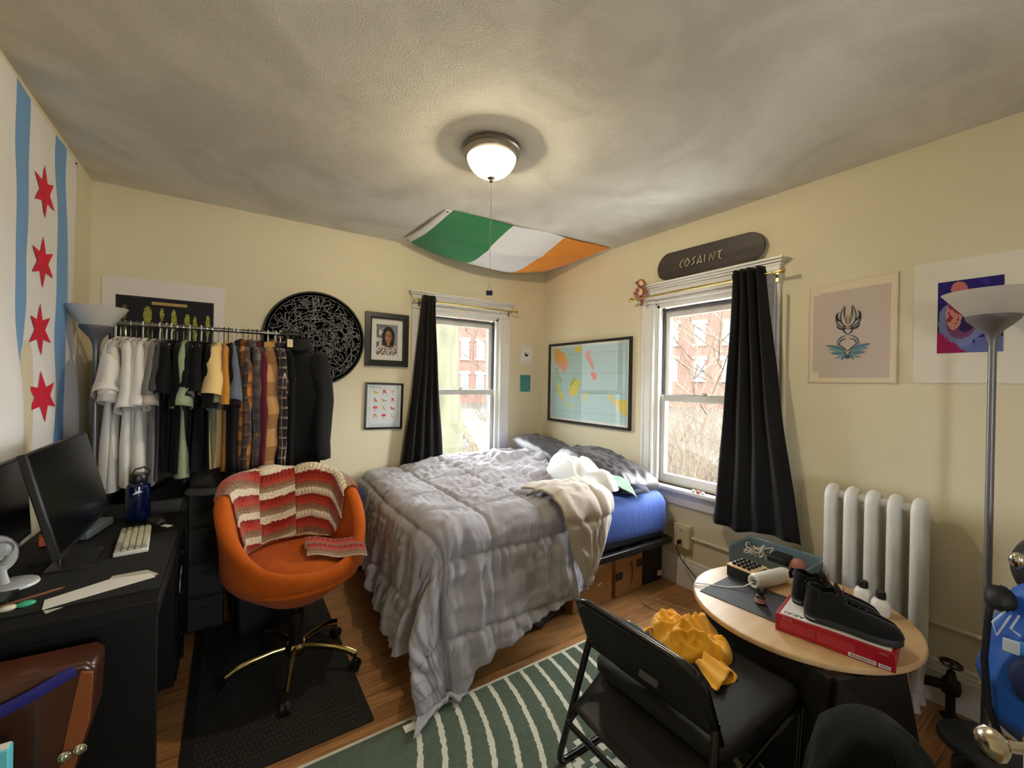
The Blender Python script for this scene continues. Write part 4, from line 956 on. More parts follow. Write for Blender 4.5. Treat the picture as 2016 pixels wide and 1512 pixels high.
# map
mp_ = thing('framed_map', 'framed map of southeast Asia in a thin black frame over the bed', 'picture', (XR, 2.868, 1.455))
TMp = TR @ Matrix.Translation((-2.868, 0, 1.455))
frame(mp_, -.536, .536, -.388, .388, .022, .026, TMp)
LANDS = [((226, 168, 84), [(.05, .95), (.10, .98), (.16, .93), (.22, .88), (.25, .80), (.22, .70), (.18, .66), (.14, .74), (.08, .76), (.06, .86)]), ((222, 160, 140), [(.12, .78), (.20, .76), (.25, .79), (.26, .72), (.21, .63), (.17, .67), (.11, .73)]),
 ((170, 190, 110), [(.08, .70), (.10, .72), (.12, .60), (.17, .54), (.16, .48), (.12, .55), (.09, .62)]), ((218, 206, 92), [(.08, .50), (.12, .48), (.19, .33), (.20, .27), (.16, .28), (.11, .38)]), ((218, 206, 96), [(.27, .42), (.31, .46), (.38, .56), (.43, .52), (.41, .42), (.38, .34), (.31, .32), (.28, .36)]), ((166, 186, 104), [(.28, .45), (.33, .48), (.38, .57), (.36, .58), (.30, .50)]),
 ((220, 206, 110), [(.18, .25), (.28, .21), (.36, .19), (.36, .175), (.27, .19), (.19, .23)]), ((222, 200, 120), [(.46, .36), (.53, .37), (.54, .34), (.49, .33), (.52, .27), (.50, .25), (.47, .30)]), ((224, 132, 110), [(.50, .90), (.54, .92), (.55, .84), (.59, .74), (.61, .66), (.58, .67), (.54, .76), (.50, .82)]), ((226, 126, 104), [(.56, .64), (.63, .63), (.64, .56), (.60, .53), (.57, .58)]),
 ((220, 196, 84), [(.76, .38), (.82, .36), (.84, .30), (.90, .31), (.99, .32), (.99, .12), (.93, .14), (.88, .22), (.80, .30)]), ((224, 204, 60), [(.355, .99), (.42, .99), (.44, .94), (.42, .90), (.36, .90)]), ((206, 196, 150), [(.0, .99), (.04, .95), (.05, .80), (.02, .70), (.0, .72)])]
def mapc(u, v):
    if u < .018 or u > .982 or v < .024 or v > .976: return (226, 222, 212)
    for c, p in LANDS[::-1]:
        if inpoly(u+.006*ns3(u*60, v*60), v+.008*ns3(u*60, v*60, 4), p): return tuple(min(255, x+10*ns3(u*90, v*90)) for x in c)
    if (u*10) % 1 < .03 or (v*8) % 1 < .03: return (160, 190, 190)
    return (176, 206, 204)
tart('map_sheet', print_m, mp_, TMp, -.514, .514, -.366, .366, -.010, 150, 108, mapc)
b = MB(); b.T = TMp; b.bx(-.515, .515, -.0165, -.0145, -.367, .367); b.build('glazing', glz, mp_, smooth=0)
# pink lotus print: torn-edge paper with ink drawing
pk = thing('ink_drawing_print', 'cream paper print with a mirrored blue ink flower motif on pale pink', 'print', (XR, .868, 1.75))
b = MB()
def pks(u, v):
    y = 1.062-.386*u; z = 1.474+(.546+.012*u)*v
    if v < .01: z += .006*ns3(u*14, 2)
    if u < .01 or u > .99: y += .003*ns3(v*14, 5)
    return (XR-.004-.004*sst(.8, 1, u)*sst(.5, 0, v), y, z)
b.grid(pks, 40, 56, colf=lambda u, v: (196, 180, 170) if (.06 < u < .93 and .06+.05*(u < .12) < v < .90+.015*u) else (222, 208, 180)); b.build('sheet', print_m, pk, smooth=179, solid=.001)
b = MB(); TI = TR @ Matrix.Translation((-.880, -.0078, 1.735)); b.T = TI; cnt = [0]
def ink(pts, w0, w1, k):
    m = len(pts); vs_ = []
    for i in range(m):
        x0, z0 = pts[max(i-1, 0)]; x1, z1 = pts[min(i+1, m-1)]; L_ = hypot(x1-x0, z1-z0) or 1; t = i/(m-1); w = (w0+(w1-w0)*t)*sin(pi*(.12+.76*t)); nx_, nz_ = -(z1-z0)/L_*w/2, (x1-x0)/L_*w/2
        cnt[0] += 1; vs_ += [(pts[i][0]+nx_, -.00002*k, pts[i][1]+nz_), (pts[i][0]-nx_, -.00002*k, pts[i][1]-nz_)]
    b.add(vs_, [(2*i, 2*i+1, 2*i+3, 2*i+2) for i in range(m-1)], k)
def bez(a, c, d, n=12): return [((1-t)**2*a[0]+2*t*(1-t)*c[0]+t*t*d[0], (1-t)**2*a[1]+2*t*(1-t)*c[1]+t*t*d[1]) for t in [i/n for i in range(n+1)]]
for s in (-1, 1):
    m_ = lambda *P_: [(x*s, z) for x, z in P_]
    for q, (A, B_, D_, w, k) in enumerate([((0, .04), (.055, .06), (.022, .150), .007, 0), ((0, .03), (.080, .06), (.040, .125), .007, 0), ((.03, .07), (.062, .09), (.046, .12), .013, 0), ((.0, .075), (.03, .09), (.012, .15), .008, 3), ((.012, .03), (.045, .03), (.050, .055), .012, 0), ((0, .0), (.03, .02), (.012, .05), .008, 0), ((.012, .10), (.02, .13), (.018, .158), .008, 3), ((.0, .055), (.02, .075), (0, .1), .005, 0),
        ((.006, -.005), (.05, -.01), (.046, -.06), .008, 1), ((.006, -.022), (.042, -.025), (.036, -.062), .006, 0), ((.02, -.085), (.05, -.06), (.096, -.055), .018, 1), ((.015, -.092), (.06, -.08), (.085, -.072), .016, 2), ((.02, -.10), (.055, -.10), (.075, -.095), .014, 1), ((.015, -.105), (.04, -.12), (.055, -.125), .013, 2), ((.005, -.10), (.02, -.125), (.03, -.135), .011, 1), ((.0, -.09), (.02, -.07), (.04, -.05), .007, 0), ((0, -.12), (.012, -.10), (.02, -.08), .009, 0), ((0, -.13), (.008, -.12), (.014, -.11), .008, 0)]):
        ink(bez(*m_(A, B_, D_)), w, w*.7, k)
b.build('ink_drawing', [M('ink_slate', (52, 62, 76), r=.8), M('ink_blue', (70, 120, 140), r=.8), M('ink_teal', (104, 150, 152), r=.8), M('ink_olive', (120, 124, 96), r=.8)], pk, smooth=0, weld=False)
# white sheet with blue and magenta monoprint
wp = thing('monoprint', 'large white sheet with a square blue and magenta print behind the floor lamp', 'print', (XR, .43, 1.76))
art('sheet', print_m, wp, (XR-.004, .620, 1.479), (0, -.43, 0), (0, 0, .565), 1, 1, lambda u, v: (224, 219, 206))
def mono(u, v):
    n_ = .05*ns3(u*9, v*9)+.02*ns3(u*30, v*30)
    if v < .30-.62*u+n_: return (150, 24, 84)
    if ((u-.34)/.13)**2+((v-.86)/.12)**2 < 1+6*n_: return (190, 110, 110)
    if ((u-.26)/.13)**2+((v-.52)/.2)**2 < 1+5*n_: return (196, 140, 130) if ns3(u*12, v*12, 3) > -.1 else (150, 40, 70)
    if ((u-.45)/.12)**2+((v-.38)/.1)**2 < 1: return (48, 34, 96)
    rr = ((u-.38)/.36)**2+((v-.42)/.34)**2
    if rr < 1+6*n_: return (112, 122, 170) if rr > .45 else (120, 70, 120)
    if v < .14+n_ or (v < .2 and u > .6): return (96, 104, 160)
    return (34, 26, 108) if ns3(u*5, v*5, 8) > -.25 else (50, 40, 130)
art('print', print_m, wp, (XR-.0062, .537, 1.617), (0, -.203, 0), (0, 0, .329), 64, 100, mono, .0006)
# ------------------------------------------------------------------ curtain rods and curtains
brass = M('polished_brass', (214, 186, 112), r=.22, m=1)
def rodset(label, T, x0, x1, z, y=-.10):
    t = thing('curtain_rod', label, 'curtain rod', tuple(T @ Vector(((x0+x1)/2, y, z))))
    b = MB(); b.T = T; b.cyl((x0, y, z), (x1, y, z), .0075, n=14); b.build('rod', brass, t)
    for x, s in ((x0, -1), (x1, 1)):
        b = MB(); b.T = T @ Matrix.Translation((x, y, z)) @ Matrix.Rotation(s*pi/2, 4, 'Y')
        b.lathe([(0, -.004), (.010, -.004), (.010, .008), (.014, .010), (.014, .026), (.010, .032), (0, .033)], (0, 0, 0), 16); b.build('finial', brass, t)
        b = MB(); b.T = T; xb = x-s*.035; b.bx(xb-.005, xb+.005, y+.004, -.042, z-.010, z-.004).bx(xb-.008, xb+.008, -.044, -.038, z-.045, z+.008); b.tube([(xb, y-.010, z+.002), (xb, y-.006, z-.010), (xb, y+.008, z-.010)], .003, 6); b.build('bracket', M('dull_brass', (150, 140, 110)), t)
    return t
rodset('brass curtain rod over the back window', TB, 1.315, 2.31, 2.137)
rodset('brass curtain rod over the right window below the skateboard', TR, -2.255, -1.185, 2.121)
cur_m = M('black_blackout_fabric', (13, 11, 12), r=.75, sheen=.08, spec=.25, bump=.08, bs=60)
def curtain(label, T, top, bot, z1, z0, npl, sd, y0=-.10, hemw=.02, pos=0):
    t = thing('curtain', label, 'curtain', tuple(T @ Vector((sum(top)/2, y0, z1))))
    def f(u, v):
        k = v**1.15; a = top[0]+(bot[0]-top[0])*k; c = top[1]+(bot[1]-top[1])*k
        ph = u*npl*2*pi+sd; amp = (.030+.012*ns3(u*3, sd))*(1-.25*v)+.012*v*sin(u*5+sd)
        z = z1+(z0-z1)*v + (hemw*ns3(u*3+sd, 1) - .02*sin(u*pi*2))*v
        x = a+(c-a)*u+.006*sin(ph*1.0+1)*(1-v)+.008*ns3(u*4, v*3, sd)
        y = y0+amp*sin(ph+.5*ns3(v*2, u*3, sd))+.012*ns3(u*6, v*4, sd+2)-.012
        return tuple(T @ Vector((x, min(y, -.078 if z > .5 else -.03), z)))
    b = MB(); b.grid(f, 110, 50); b.build('panel', cur_m, t, smooth=179, solid=.003)
    for i in range(npl*2):
        u = (i+.5)/(npl*2); P_ = Vector(f(u, .022)); b = MB(); q = T.to_3x3() @ Vector((1, 0, 0))
        ring = [tuple(P_+q*0+(T.to_3x3() @ Vector((.004, .018*cos(a), .018*sin(a))))) for a in [j*pi/8 for j in range(16)]]
        b.tube(ring, .003, 6, closed=True); b.build('grommet', M('dark_grommet', (60, 52, 44), r=.3, m=.9), t)
    return t
curtain('black curtain gathered at the left of the back window', TB, (1.355, 1.470), (1.165, 1.585), 2.178, .50, 4, .4)
curtain('black curtain gathered at the right of the right window', TR, (-1.440, -1.265), (-1.565, -1.050), 2.168, .565, 4, 2.1, y0=-.105)
# ------------------------------------------------------------------ skateboard deck and plush
sk = thing('skateboard_deck', 'dark stained skateboard deck lettered COSAINT resting on the window head', 'skateboard', (2.70, 1.69, 2.31))
TS = TR @ Matrix.Translation((-1.69, -.034, 2.327)) @ Matrix.Rotation(radians(1.0), 4, 'Y') @ Matrix.Rotation(radians(-5), 4, 'X')
b = MB(); P_ = []
for i in range(64):
    a = 2*pi*i/64; c, s = cos(a), sin(a); P_.append((.29*(1 if c > 0 else -1)+.10*abs(c)**.85*(1 if c > 0 else -1) if abs(c) > 1e-6 else 0, .100*abs(s)**.9*(1 if s > 0 else -1)))
P_ = [(.290+.102*cos(a), .100*sin(a)) for a in [-pi/2+pi*i/24 for i in range(25)]]+[(-.290+.102*cos(a), .100*sin(a)) for a in [pi/2+pi*i/24 for i in range(25)]]
def kick(x): return .008*sst(.27, .40, abs(x))
b.T = TS; rings = []
for sc, yy in ((.985, .0055), (1, .003), (1, -.003), (.985, -.0055)): rings += [(x*(1-(1-sc)*.4), yy+kick(x)-.006*(z/.1)**2, z*sc) for x, z in P_]
n = len(P_)
b.add(rings, [(r_*n+j, r_*n+(j+1) % n, (r_+1)*n+(j+1) % n, (r_+1)*n+j) for r_ in range(3) for j in range(n)])
# faces as strips across
for lo, fl_ in ((0, False), (3, True)):
    st = []
    for j in range(25):
        st.append((lo*n+24-j if False else lo*n+j, lo*n+(n-1-j)))
    base = len(b.v)-len(rings)
    for j in range(24):
        q = [base+st[j][0], base+st[j+1][0], base+st[j+1][1], base+st[j][1]]; b.f.append(q if not fl_ else q[::-1]); b.k.append(0)
b.build('deck', M('dark_stained_maple', (66, 58, 56), r=.5, c2=(46, 40, 39), ns=3, stretch=(1, .6, 9), bump=.1, bs=40), sk, smooth=30)
LT = TS @ Matrix.Translation((-.035, -.0105, -.004)); gold = M('pale_gold_paint', (224, 210, 160), r=.6); X = lambda i: (i-3)*.044
LET = [[[(X(0)+.016, .020), (X(0)-.006, .006), (X(0)-.008, -.010), (X(0)+.006, -.022)]],
 [[(X(1), .022), (X(1)+.020, .0), (X(1)-.002, -.022), (X(1)-.020, -.002), (X(1), .022)]],
 [[(X(2)+.014, .020), (X(2)-.006, .014), (X(2)+.004, .002), (X(2)+.010, -.008), (X(2)-.010, -.020)]],
 [[(X(3)-.016, -.020), (X(3)+.004, .022), (X(3)+.016, -.020)], [(X(3)-.012, -.012), (X(3)+.013, -.012)]],
 [[(X(4)-.010, .020), (X(4)-.008, -.018)]],
 [[(X(5)-.020, -.016), (X(5)-.014, .020), (X(5)+.006, -.018), (X(5)+.014, .024)]],
 [[(X(6)-.012, .018), (X(6)+.020, .024)], [(X(6)+.004, .020), (X(6)+.0, -.012), (X(6)+.014, -.020)]]]
for L_ in LET:
    b = MB(); b.T = LT
    for P_ in L_: b.tube([(x*1.08, 0, z*1.35) for x, z in P_], .0026, 6, sq=(0, 1, 0))
    b.build('letter', gold, sk)
mk_ = thing('plush_monkey', 'brown plush monkey hanging from the end of the curtain rod', 'plush toy', (2.62, 2.20, 2.15))
br_m = M('rust_brown_plush', (150, 74, 40), r=.95, sheen=.5, bump=.5, bs=130); cr_m = M('cream_plush', (226, 190, 156), r=.95, sheen=.4)
TK = Matrix.Translation((2.655, 2.185, 2.17)) @ Matrix.Rotation(radians(-25), 4, 'Z')
def pl(name, m, fn, par=mk_): b = MB(); b.T = TK; fn(b); return b.build(name, m, par, smooth=179)
pl('body', br_m, lambda b: (b.ball((0, 0, -.005), (.032, .030, .042), 14, 10), b.tube([(0, 0, .02), (0, -.003, .04)], .018, 10)))
hd = pl('head', br_m, lambda b: b.ball((0, -.006, .066), (.034, .032, .034), 16, 12))
pl('face', cr_m, lambda b: (b.ball((-.010, -.030, .060), (.020, .012, .018), 12, 8), b.ball((-.006, -.026, .076), (.018, .010, .010), 12, 8)), hd)
pl('ear', br_m, lambda b: b.ball((.036, 0, .07), (.008, .012, .014), 10, 8), hd); pl('ear', br_m, lambda b: b.ball((-.036, 0, .07), (.008, .012, .014), 10, 8), hd)
pl('belly', cr_m, lambda b: b.ball((-.014, -.020, -.005), (.020, .014, .028), 12, 8))
pl('eyes', M('satin_black_plastic', (20, 20, 21)), lambda b: (b.ball((-.016, -.036, .078), .0035, 8, 6), b.ball((.002, -.037, .078), .0035, 8, 6)), hd)
pl('arm', br_m, lambda b: b.tube([(-.026, -.008, .025), (-.045, -.02, .005), (-.030, -.035, .0)], [.012, .010, .011], 8)); pl('arm', br_m, lambda b: b.tube([(.028, -.008, .025), (.045, -.02, .0), (.030, -.03, -.015)], [.012, .010, .011], 8))
pl('leg', br_m, lambda b: b.tube([(-.022, -.01, -.035), (-.05, -.03, -.045), (-.065, -.035, -.01)], [.013, .011, .013], 8)); pl('leg', br_m, lambda b: b.tube([(.010, -.01, -.035), (.012, -.02, -.07), (.004, -.025, -.095)], [.013, .011, .012], 8))
# outlet, conduit -------------------------------------------------
ou = thing('outlet_box', 'cream surface outlet box with a black plug beside the bed', 'outlet', (2.72, 1.825, .367))
ob = M('cream_outlet', (214, 206, 176), r=.5)
MB().bx(2.700, 2.749, 1.762, 1.888, .285, .450).build('box', ob, ou, bevel=.004)
MB().bx(2.696, 2.700, 1.795, 1.855, .300, .436).build('cover_plate', M('cream_outlet_face', (222, 214, 188), r=.4), ou, bevel=.0015)
b = MB()
for z in (.405, .335): b.bx(2.694, 2.6965, 1.818, 1.822, z, z+.012).bx(2.694, 2.6965, 1.830, 1.834, z, z+.012)
b.build('sockets', M('satin_black_plastic', (20, 20, 21)), ou, smooth=0)
pc = thing('power_cord', 'thin black cord plugged into the outlet and hanging to the floor', 'cord', (2.68, 1.80, .0))
MB().bx(2.668, 2.695, 1.815, 1.839, .318, .345).build('plug', blk_pl, pc, bevel=.005)
MB().tube([(2.672, 1.827, .328), (2.64, 1.82, .30), (2.625, 1.77, .24), (2.62, 1.66, .16), (2.61, 1.55, .09), (2.60, 1.42, .03), (2.60, 1.30, .006)], .0035, 8).build('cable', blk_pl, pc)
cd = MB(); cd.cyl((XR-.013, 1.762, .365), (XR-.013, .02, .367), .011, n=12).bx(XR-.022, XR, 1.30, 1.315, .350, .380)
struct(cd.build('trim_1', wall_m), 'cream painted conduit along the right wall')
b = MB(); b.cyl((XR-.018, 1.186, .58), (XR-.018, 1.186, 2.0), .012, n=12); struct(b.build('trim_2', wall_m), 'cream painted riser pipe at the right edge of the window')
# small things on the right window sill
for nm, lab, y, c in (('white_pebble', 'small white round thing on the right window sill, left of the pink one', 1.735, (226, 222, 214)), ('pink_eraser', 'small pink thing lying on the right window sill', 1.70, (206, 120, 116)), ('white_pebble', 'small white round thing on the right window sill, right of the pink one', 1.665, (226, 222, 214))):
    b = MB(); b.ball((2.70, y, .711), (.011, .014, .011) if c[0] > 210 else (.009, .019, .012), 12, 8); o = b.build(nm, M('sill_'+nm, c, r=.6)); tag(o, lab, 'trinket')
cl_ = thing('folded_cloth', 'dark folded cloth lying along the back window sill', 'cloth', (1.9, 3.47, .70))
b = MB(); rloft(b, 1.72, 2.13, 3.462, 3.53, [(.006, .7005), (0, .708), (0, .722), (.008, .73)], .02, 4, wob=lambda p: (p[0], p[1], p[2]+.008*ns3(p[0]*12, p[1]*9) if p[2] > .705 else p[2])); b.build('cloth', M('charcoal_cloth', (62, 56, 52), r=.9), cl_, smooth=179)
# ------------------------------------------------------------------ clothes rail
RY, RZ_ = 3.15, 1.742
steel = M('grey_steel_tube', (140, 138, 134), r=.35, m=1)
ra = thing('clothes_rack', 'steel clothes rail on black posts against the back wall', 'clothes rack', (-.12, RY, 0))
MB().cyl((-.545, RY, RZ_), (.27, RY, RZ_), .0125, n=16).build('rail', steel, ra)
MB().cyl((.27, RY, RZ_), (.40, RY, RZ_), .0145, n=16).build('rail_extension', blk_metal, ra)
for x in (-.54, .315):
    MB().cyl((x, RY, .06), (x, RY, RZ_), .012, n=14).build('post', blk_metal, ra)
    b = MB(); b.cyl((x, RY-.20, .05), (x, RY+.20, .05), .011, n=12); b.build('foot', blk_metal, ra)
MB().cyl((-.585, RY, .16), (.315, RY, .16), .011, n=12).build('lower_bar', blk_metal, ra)
for y in (-.06, .06):
    MB().cyl((-.585, RY+y, .22), (.315, RY+y, .22), .006, n=8).build('shelf_wire', blk_metal, ra)
def plaid(name, base, dark, light, sz, sy=None):
    t = M(name, base, r=.9, spec=.15, sheen=.2); N, L = t.node_tree.nodes, t.node_tree.links
    tc = N.new('ShaderNodeTexCoord'); sp_ = N.new('ShaderNodeSeparateXYZ'); L.new(tc.outputs['Object'], sp_.inputs[0])
    def bandn(sock, s, ph, wd):
        m = N.new('ShaderNodeMath'); m.operation = 'MULTIPLY_ADD'; m.inputs[1].default_value = 1/s; m.inputs[2].default_value = ph; L.new(sock, m.inputs[0])
        f = N.new('ShaderNodeMath'); f.operation = 'FRACT'; L.new(m.outputs[0], f.inputs[0]); l = N.new('ShaderNodeMath'); l.operation = 'LESS_THAN'; l.inputs[1].default_value = wd; L.new(f.outputs[0], l.inputs[0]); return l.outputs[0]
    cur = None
    def mixc(fac, a, c, k):
        q = N.new('ShaderNodeMix'); q.data_type = 'RGBA'; mu = N.new('ShaderNodeMath'); mu.operation = 'MULTIPLY'; mu.inputs[1].default_value = k; L.new(fac, mu.inputs[0]); L.new(mu.outputs[0], q.inputs[0])
        if a is None: q.inputs[6].default_value = (*lin(base), 1)
        else: L.new(a, q.inputs[6])
        q.inputs[7].default_value = (*lin(c), 1); return q.outputs[2]
    sy = sy or sz
    cur = mixc(bandn(sp_.outputs[2], sz, .1, .45), None, dark, .6); cur = mixc(bandn(sp_.outputs[1], sy, .3, .45), cur, dark, .6)
    if light:
        cur = mixc(bandn(sp_.outputs[2], sz, .85, .07), cur, light, .8); cur = mixc(bandn(sp_.outputs[2], sz, .72, .05), cur, light, .6); cur = mixc(bandn(sp_.outputs[1], sy, .9, .07), cur, light, .8)
    L.new(cur, N['Principled BSDF'].inputs['Base Color']); return t
def cot(name, c): return M('cotton_'+name, c if max(c) > 60 else tuple(x*.6 for x in c), r=.9, sheen=.2 if max(c) > 90 else .03, spec=.2, bump=.15, bs=30)
wh_h = M('white_plastic_hanger', (222, 220, 214), r=.4); bk_h = M('black_hanger', (24, 23, 24), r=.5); br_h = M('bronze_wire_hanger', (110, 84, 66), r=.4, m=.7); cr_h = M('chrome_clip_hanger', (190, 190, 190), r=.2, m=1)
def hanger(T, mat, label):
    t = thing('hanger', label, 'hanger', tuple(T.translation)); t.rotation_euler = T.to_euler(); t['group'] = 'hangers on the clothes rail'
    b = MB(); pts = [(0, -.012, -.004)]+[(0, .0165*cos(a), .0165*sin(a)) for a in [radians(200-22*i) for i in range(10)]]+[(0, .010, -.022), (0, 0, -.040), (0, 0, -.085)]
    b.tube(pts, .0036 if mat is wh_h else .0024, 7); b.build('hook', mat, t, local=True)
    b = MB(); b.tube([(0, 0, -.082), (0, .10, -.115), (0, .19, -.155), (0, .17, -.170), (0, 0, -.172), (0, -.17, -.170), (0, -.19, -.155), (0, -.10, -.115)], .0042 if mat is wh_h else .0028, 6, closed=True); b.build('arms', mat, t, local=True)
    return t
def garment(x, label, name, mat, kind, hm, hl, sd, rz=0., th=1., cat='shirt', y=RY, wid=1., ln=None):
    R_ = random.Random(sd); T = Matrix.Translation((x, y, RZ_)) @ Matrix.Rotation(rz, 4, 'Z')
    hanger(T, hm, hl)
    t = thing(name, label, cat, (x, y, RZ_), rz, 'clothes on the rail')
    SL = R_.uniform(.80, 1.16) if kind == 'tee' else 1.; L_ = ln or {'tee': .80, 'shirt': .84, 'coat': .86}[kind]; p1, p2 = R_.uniform(0, 6), R_.uniform(0, 6)
    def body(u, v):
        a = u*2*pi; z = -.088-v*(L_-.088)
        w = lerpt(v, [(0, .055), (.03, .085), (.085, .20), (.16, .222), (.5, .228), (1, .238)])*wid
        tt = lerpt(v, [(0, .013), (.1, .014), (.3, .016), (1, .021)])*th
        f = (.006*sin(a*3+p1+v*3)+.007*sin(a*2+p2-v*2))*sst(.15, .8, v)*th
        return (tt*cos(a)+f, w*sin(a)*(1+.02*sin(v*7+p1))+.01*sst(.3, 1, v)*sin(p2), z-(.008*sin(a*2+p1) if v > .98 else 0))
    b = MB(); b.grid(body, 40, 30, wu=True); b.build('body', mat, t, smooth=179, local=True)
    for s in (-1, 1):
        if kind == 'tee': P_ = [(0, s*.165, -.128), (.002, s*.215, -.165), (.004, s*.250, -.165-.085*SL), (.004, s*.276, -.165-.195*SL), (.003, s*.290, -.165-.265*SL)]; rr = [.030, .054, .074, .094, .104]; rx = [.012, .017, .024, .031, .036]
        else: P_ = [(0, s*.165*wid, -.128), (.003, s*.212*wid, -.17), (.006, s*.238*wid, -.30), (.006, s*.250*wid, -.48), (.004, s*.252*wid, -.66), (.002, s*.250*wid, -.82)]; rr = [.030, .052, .062, .058, .050, .044]; rx = [.012, .017, .021, .022, .021, .019]
        P2 = []; rr2 = []
        for i in range((len(P_)-1)*5+1):
            k = i/5; j = min(int(k), len(P_)-2); f = k-j; P2.append(tuple(Vector(P_[j]).lerp(Vector(P_[j+1]), f)+Vector((.0025*sin(k*2.3+p1)*th, .003*sin(k*3+p2), 0)))); rr2.append((rx[j]+(rx[j+1]-rx[j])*f, rr[j]+(rr[j+1]-rr[j])*f))
        b = MB(); b.tube(P2, [(a_*th*(1+.04*sin(i*.8+p2)), r_) for i, (a_, r_) in enumerate(rr2)], 18, cap=False, sq=(1, 0, 0))
        b.v = [tuple(Vector(p)+Vector((.007*ns3(p[0]*30+sd, p[1]*14, p[2]*9)*th, 0, .006*ns3(p[0]*40, sd, 1) if p[2] < P2[-1][2]+.004 else 0))) for p in b.v]; b.build('sleeve', mat, t, smooth=179, local=True, solid=.002)
        if kind != 'tee' and s < 0 and kind != 'coat':
            b = MB(); b.tube([P2[-1], (P2[-1][0], P2[-1][1], P2[-1][2]-.045)], [(.017*th, .040)]*2, 16, cap=False, sq=(1, 0, 0)); b.build('cuff', mat, t, smooth=179, local=True, solid=.003)
    if kind != 'tee':
        b = MB(); h = .045 if kind == 'shirt' else .085
        b.grid(lambda u, v: ((.018+.010*v)*th*cos(u*2*pi), (.062+.018*v)*sin(u*2*pi), -.100+h*(1-v)*.9+.012*cos(u*2*pi)), 24, 4, wu=True); b.build('collar', mat, t, smooth=179, local=True, solid=.004)
    else:
        b = MB(); b.tube([(.016*cos(a), .062*sin(a), -.092+.012*cos(a)) for a in [i*pi/10 for i in range(20)]], .006, 6, closed=True); b.build('neckband', mat, t, local=True)
    return t
G = [ # x, label, kind, colour/material, hanger
 ('white crew-neck tee, leftmost garment on the rail', 'tee', cot('white', (214, 210, 202)), 'w'), ('light grey tee, second from the left end of the rail', 'tee', cot('light_grey', (172, 170, 164)), 'c'),
 ('off-white tee, third from the left end of the rail', 'tee', cot('off_white', (204, 200, 190)), 'c'), ('bright white tee, fourth from the left end of the rail', 'tee', cot('bright_white', (220, 218, 212)), 'c'),
 ('pale grey tee, fifth from the left end of the rail', 'tee', cot('pale_grey', (192, 190, 184)), 'c'), ('white tee just left of the taupe tee', 'tee', cot('white', (214, 210, 202)), 'w'),
 ('taupe tee hanging between the white and dark grey tees', 'tee', cot('taupe', (168, 156, 144)), 'c'), ('mid grey tee right of the taupe tee', 'tee', cot('mid_grey', (112, 110, 108)), 'w'),
 ('charcoal tee left of the black tees', 'tee', cot('charcoal', (66, 64, 64)), 'w'), ('black tee right of the charcoal tee', 'tee', cot('black', (22, 22, 23)), 'w'),
 ('second black tee, left of the sage green tee', 'tee', cot('black', (22, 22, 23)), 'c'), ('sage green tee in the middle of the black tees', 'tee', cot('sage', (142, 156, 124)), 'c'),
 ('dark slate tee right of the sage green tee', 'tee', cot('dark_slate', (54, 58, 60)), 'w'), ('black tee, first of three right of the dark slate tee', 'tee', cot('black', (22, 22, 23)), 'c'),
 ('black tee, middle of three right of the dark slate tee', 'tee', cot('black', (22, 22, 23)), 'w'), ('black tee, last of three left of the olive tee', 'tee', cot('black', (22, 22, 23)), 'c'),
 ('faded olive tee left of the cream short-sleeved shirt', 'tee', cot('olive', (118, 122, 94)), 'c'), ('cream yellow short-sleeved shirt near the middle of the rail', 'tee', cot('cream', (226, 196, 134)), 'c'),
 ('mustard tee right of the cream shirt', 'tee', cot('mustard', (188, 130, 50)), 'k'), ('dark maroon tee right of the mustard tee', 'tee', cot('dark_maroon', (48, 28, 30)), 'k'),
 ('slate blue tee right of the dark maroon tee', 'tee', cot('slate_blue', (92, 102, 116)), 'w'), ('dark grey long-sleeved shirt left of the orange plaid shirt', 'shirt', cot('dark_grey', (54, 54, 58)), 'w'),
 ('orange and brown plaid flannel shirt', 'shirt', plaid('plaid_orange', (190, 122, 50), (120, 70, 30), (70, 40, 24), .085), 'b'), ('dark brown plaid flannel shirt', 'shirt', plaid('plaid_brown', (86, 64, 54), (44, 34, 32), (120, 104, 96), .07), 'b'),
 ('grey plaid flannel shirt', 'shirt', plaid('plaid_grey', (132, 124, 122), (72, 66, 68), None, .07), 'b'), ('burgundy long-sleeved shirt between grey plaid and dark green', 'shirt', cot('burgundy', (92, 24, 42)), 'k'),
 ('dark green long-sleeved shirt', 'shirt', cot('dark_green', (28, 38, 32)), 'b'), ('tan and camel checked overshirt', 'shirt', plaid('plaid_tan', (186, 142, 90), (118, 80, 42), None, .19, .21), 'w'),
 ('black and cream plaid flannel shirt', 'shirt', plaid('plaid_cream', (60, 50, 52), (30, 26, 30), (206, 190, 170), .06), 'w'), ('plum plaid flannel shirt with white lines', 'shirt', plaid('plaid_plum', (78, 40, 58), (46, 26, 40), (190, 178, 186), .065), 'w'),
 ('thin black jacket left of the black coat', 'shirt', cot('black', (22, 22, 23)), 'k')]
HM = {'w': (wh_h, 'white plastic'), 'c': (cr_h, 'chrome clip'), 'k': (bk_h, 'black'), 'b': (br_h, 'bronze wire')}
xs = [-.522, -.502, -.482, -.460, -.438, -.408, -.370, -.335, -.306, -.282, -.256, -.226, -.198, -.170, -.142, -.114, -.088, -.058, -.030, -.008, .020, .044, .070, .096, .120, .143, .164, .205, .248, .276, .302]
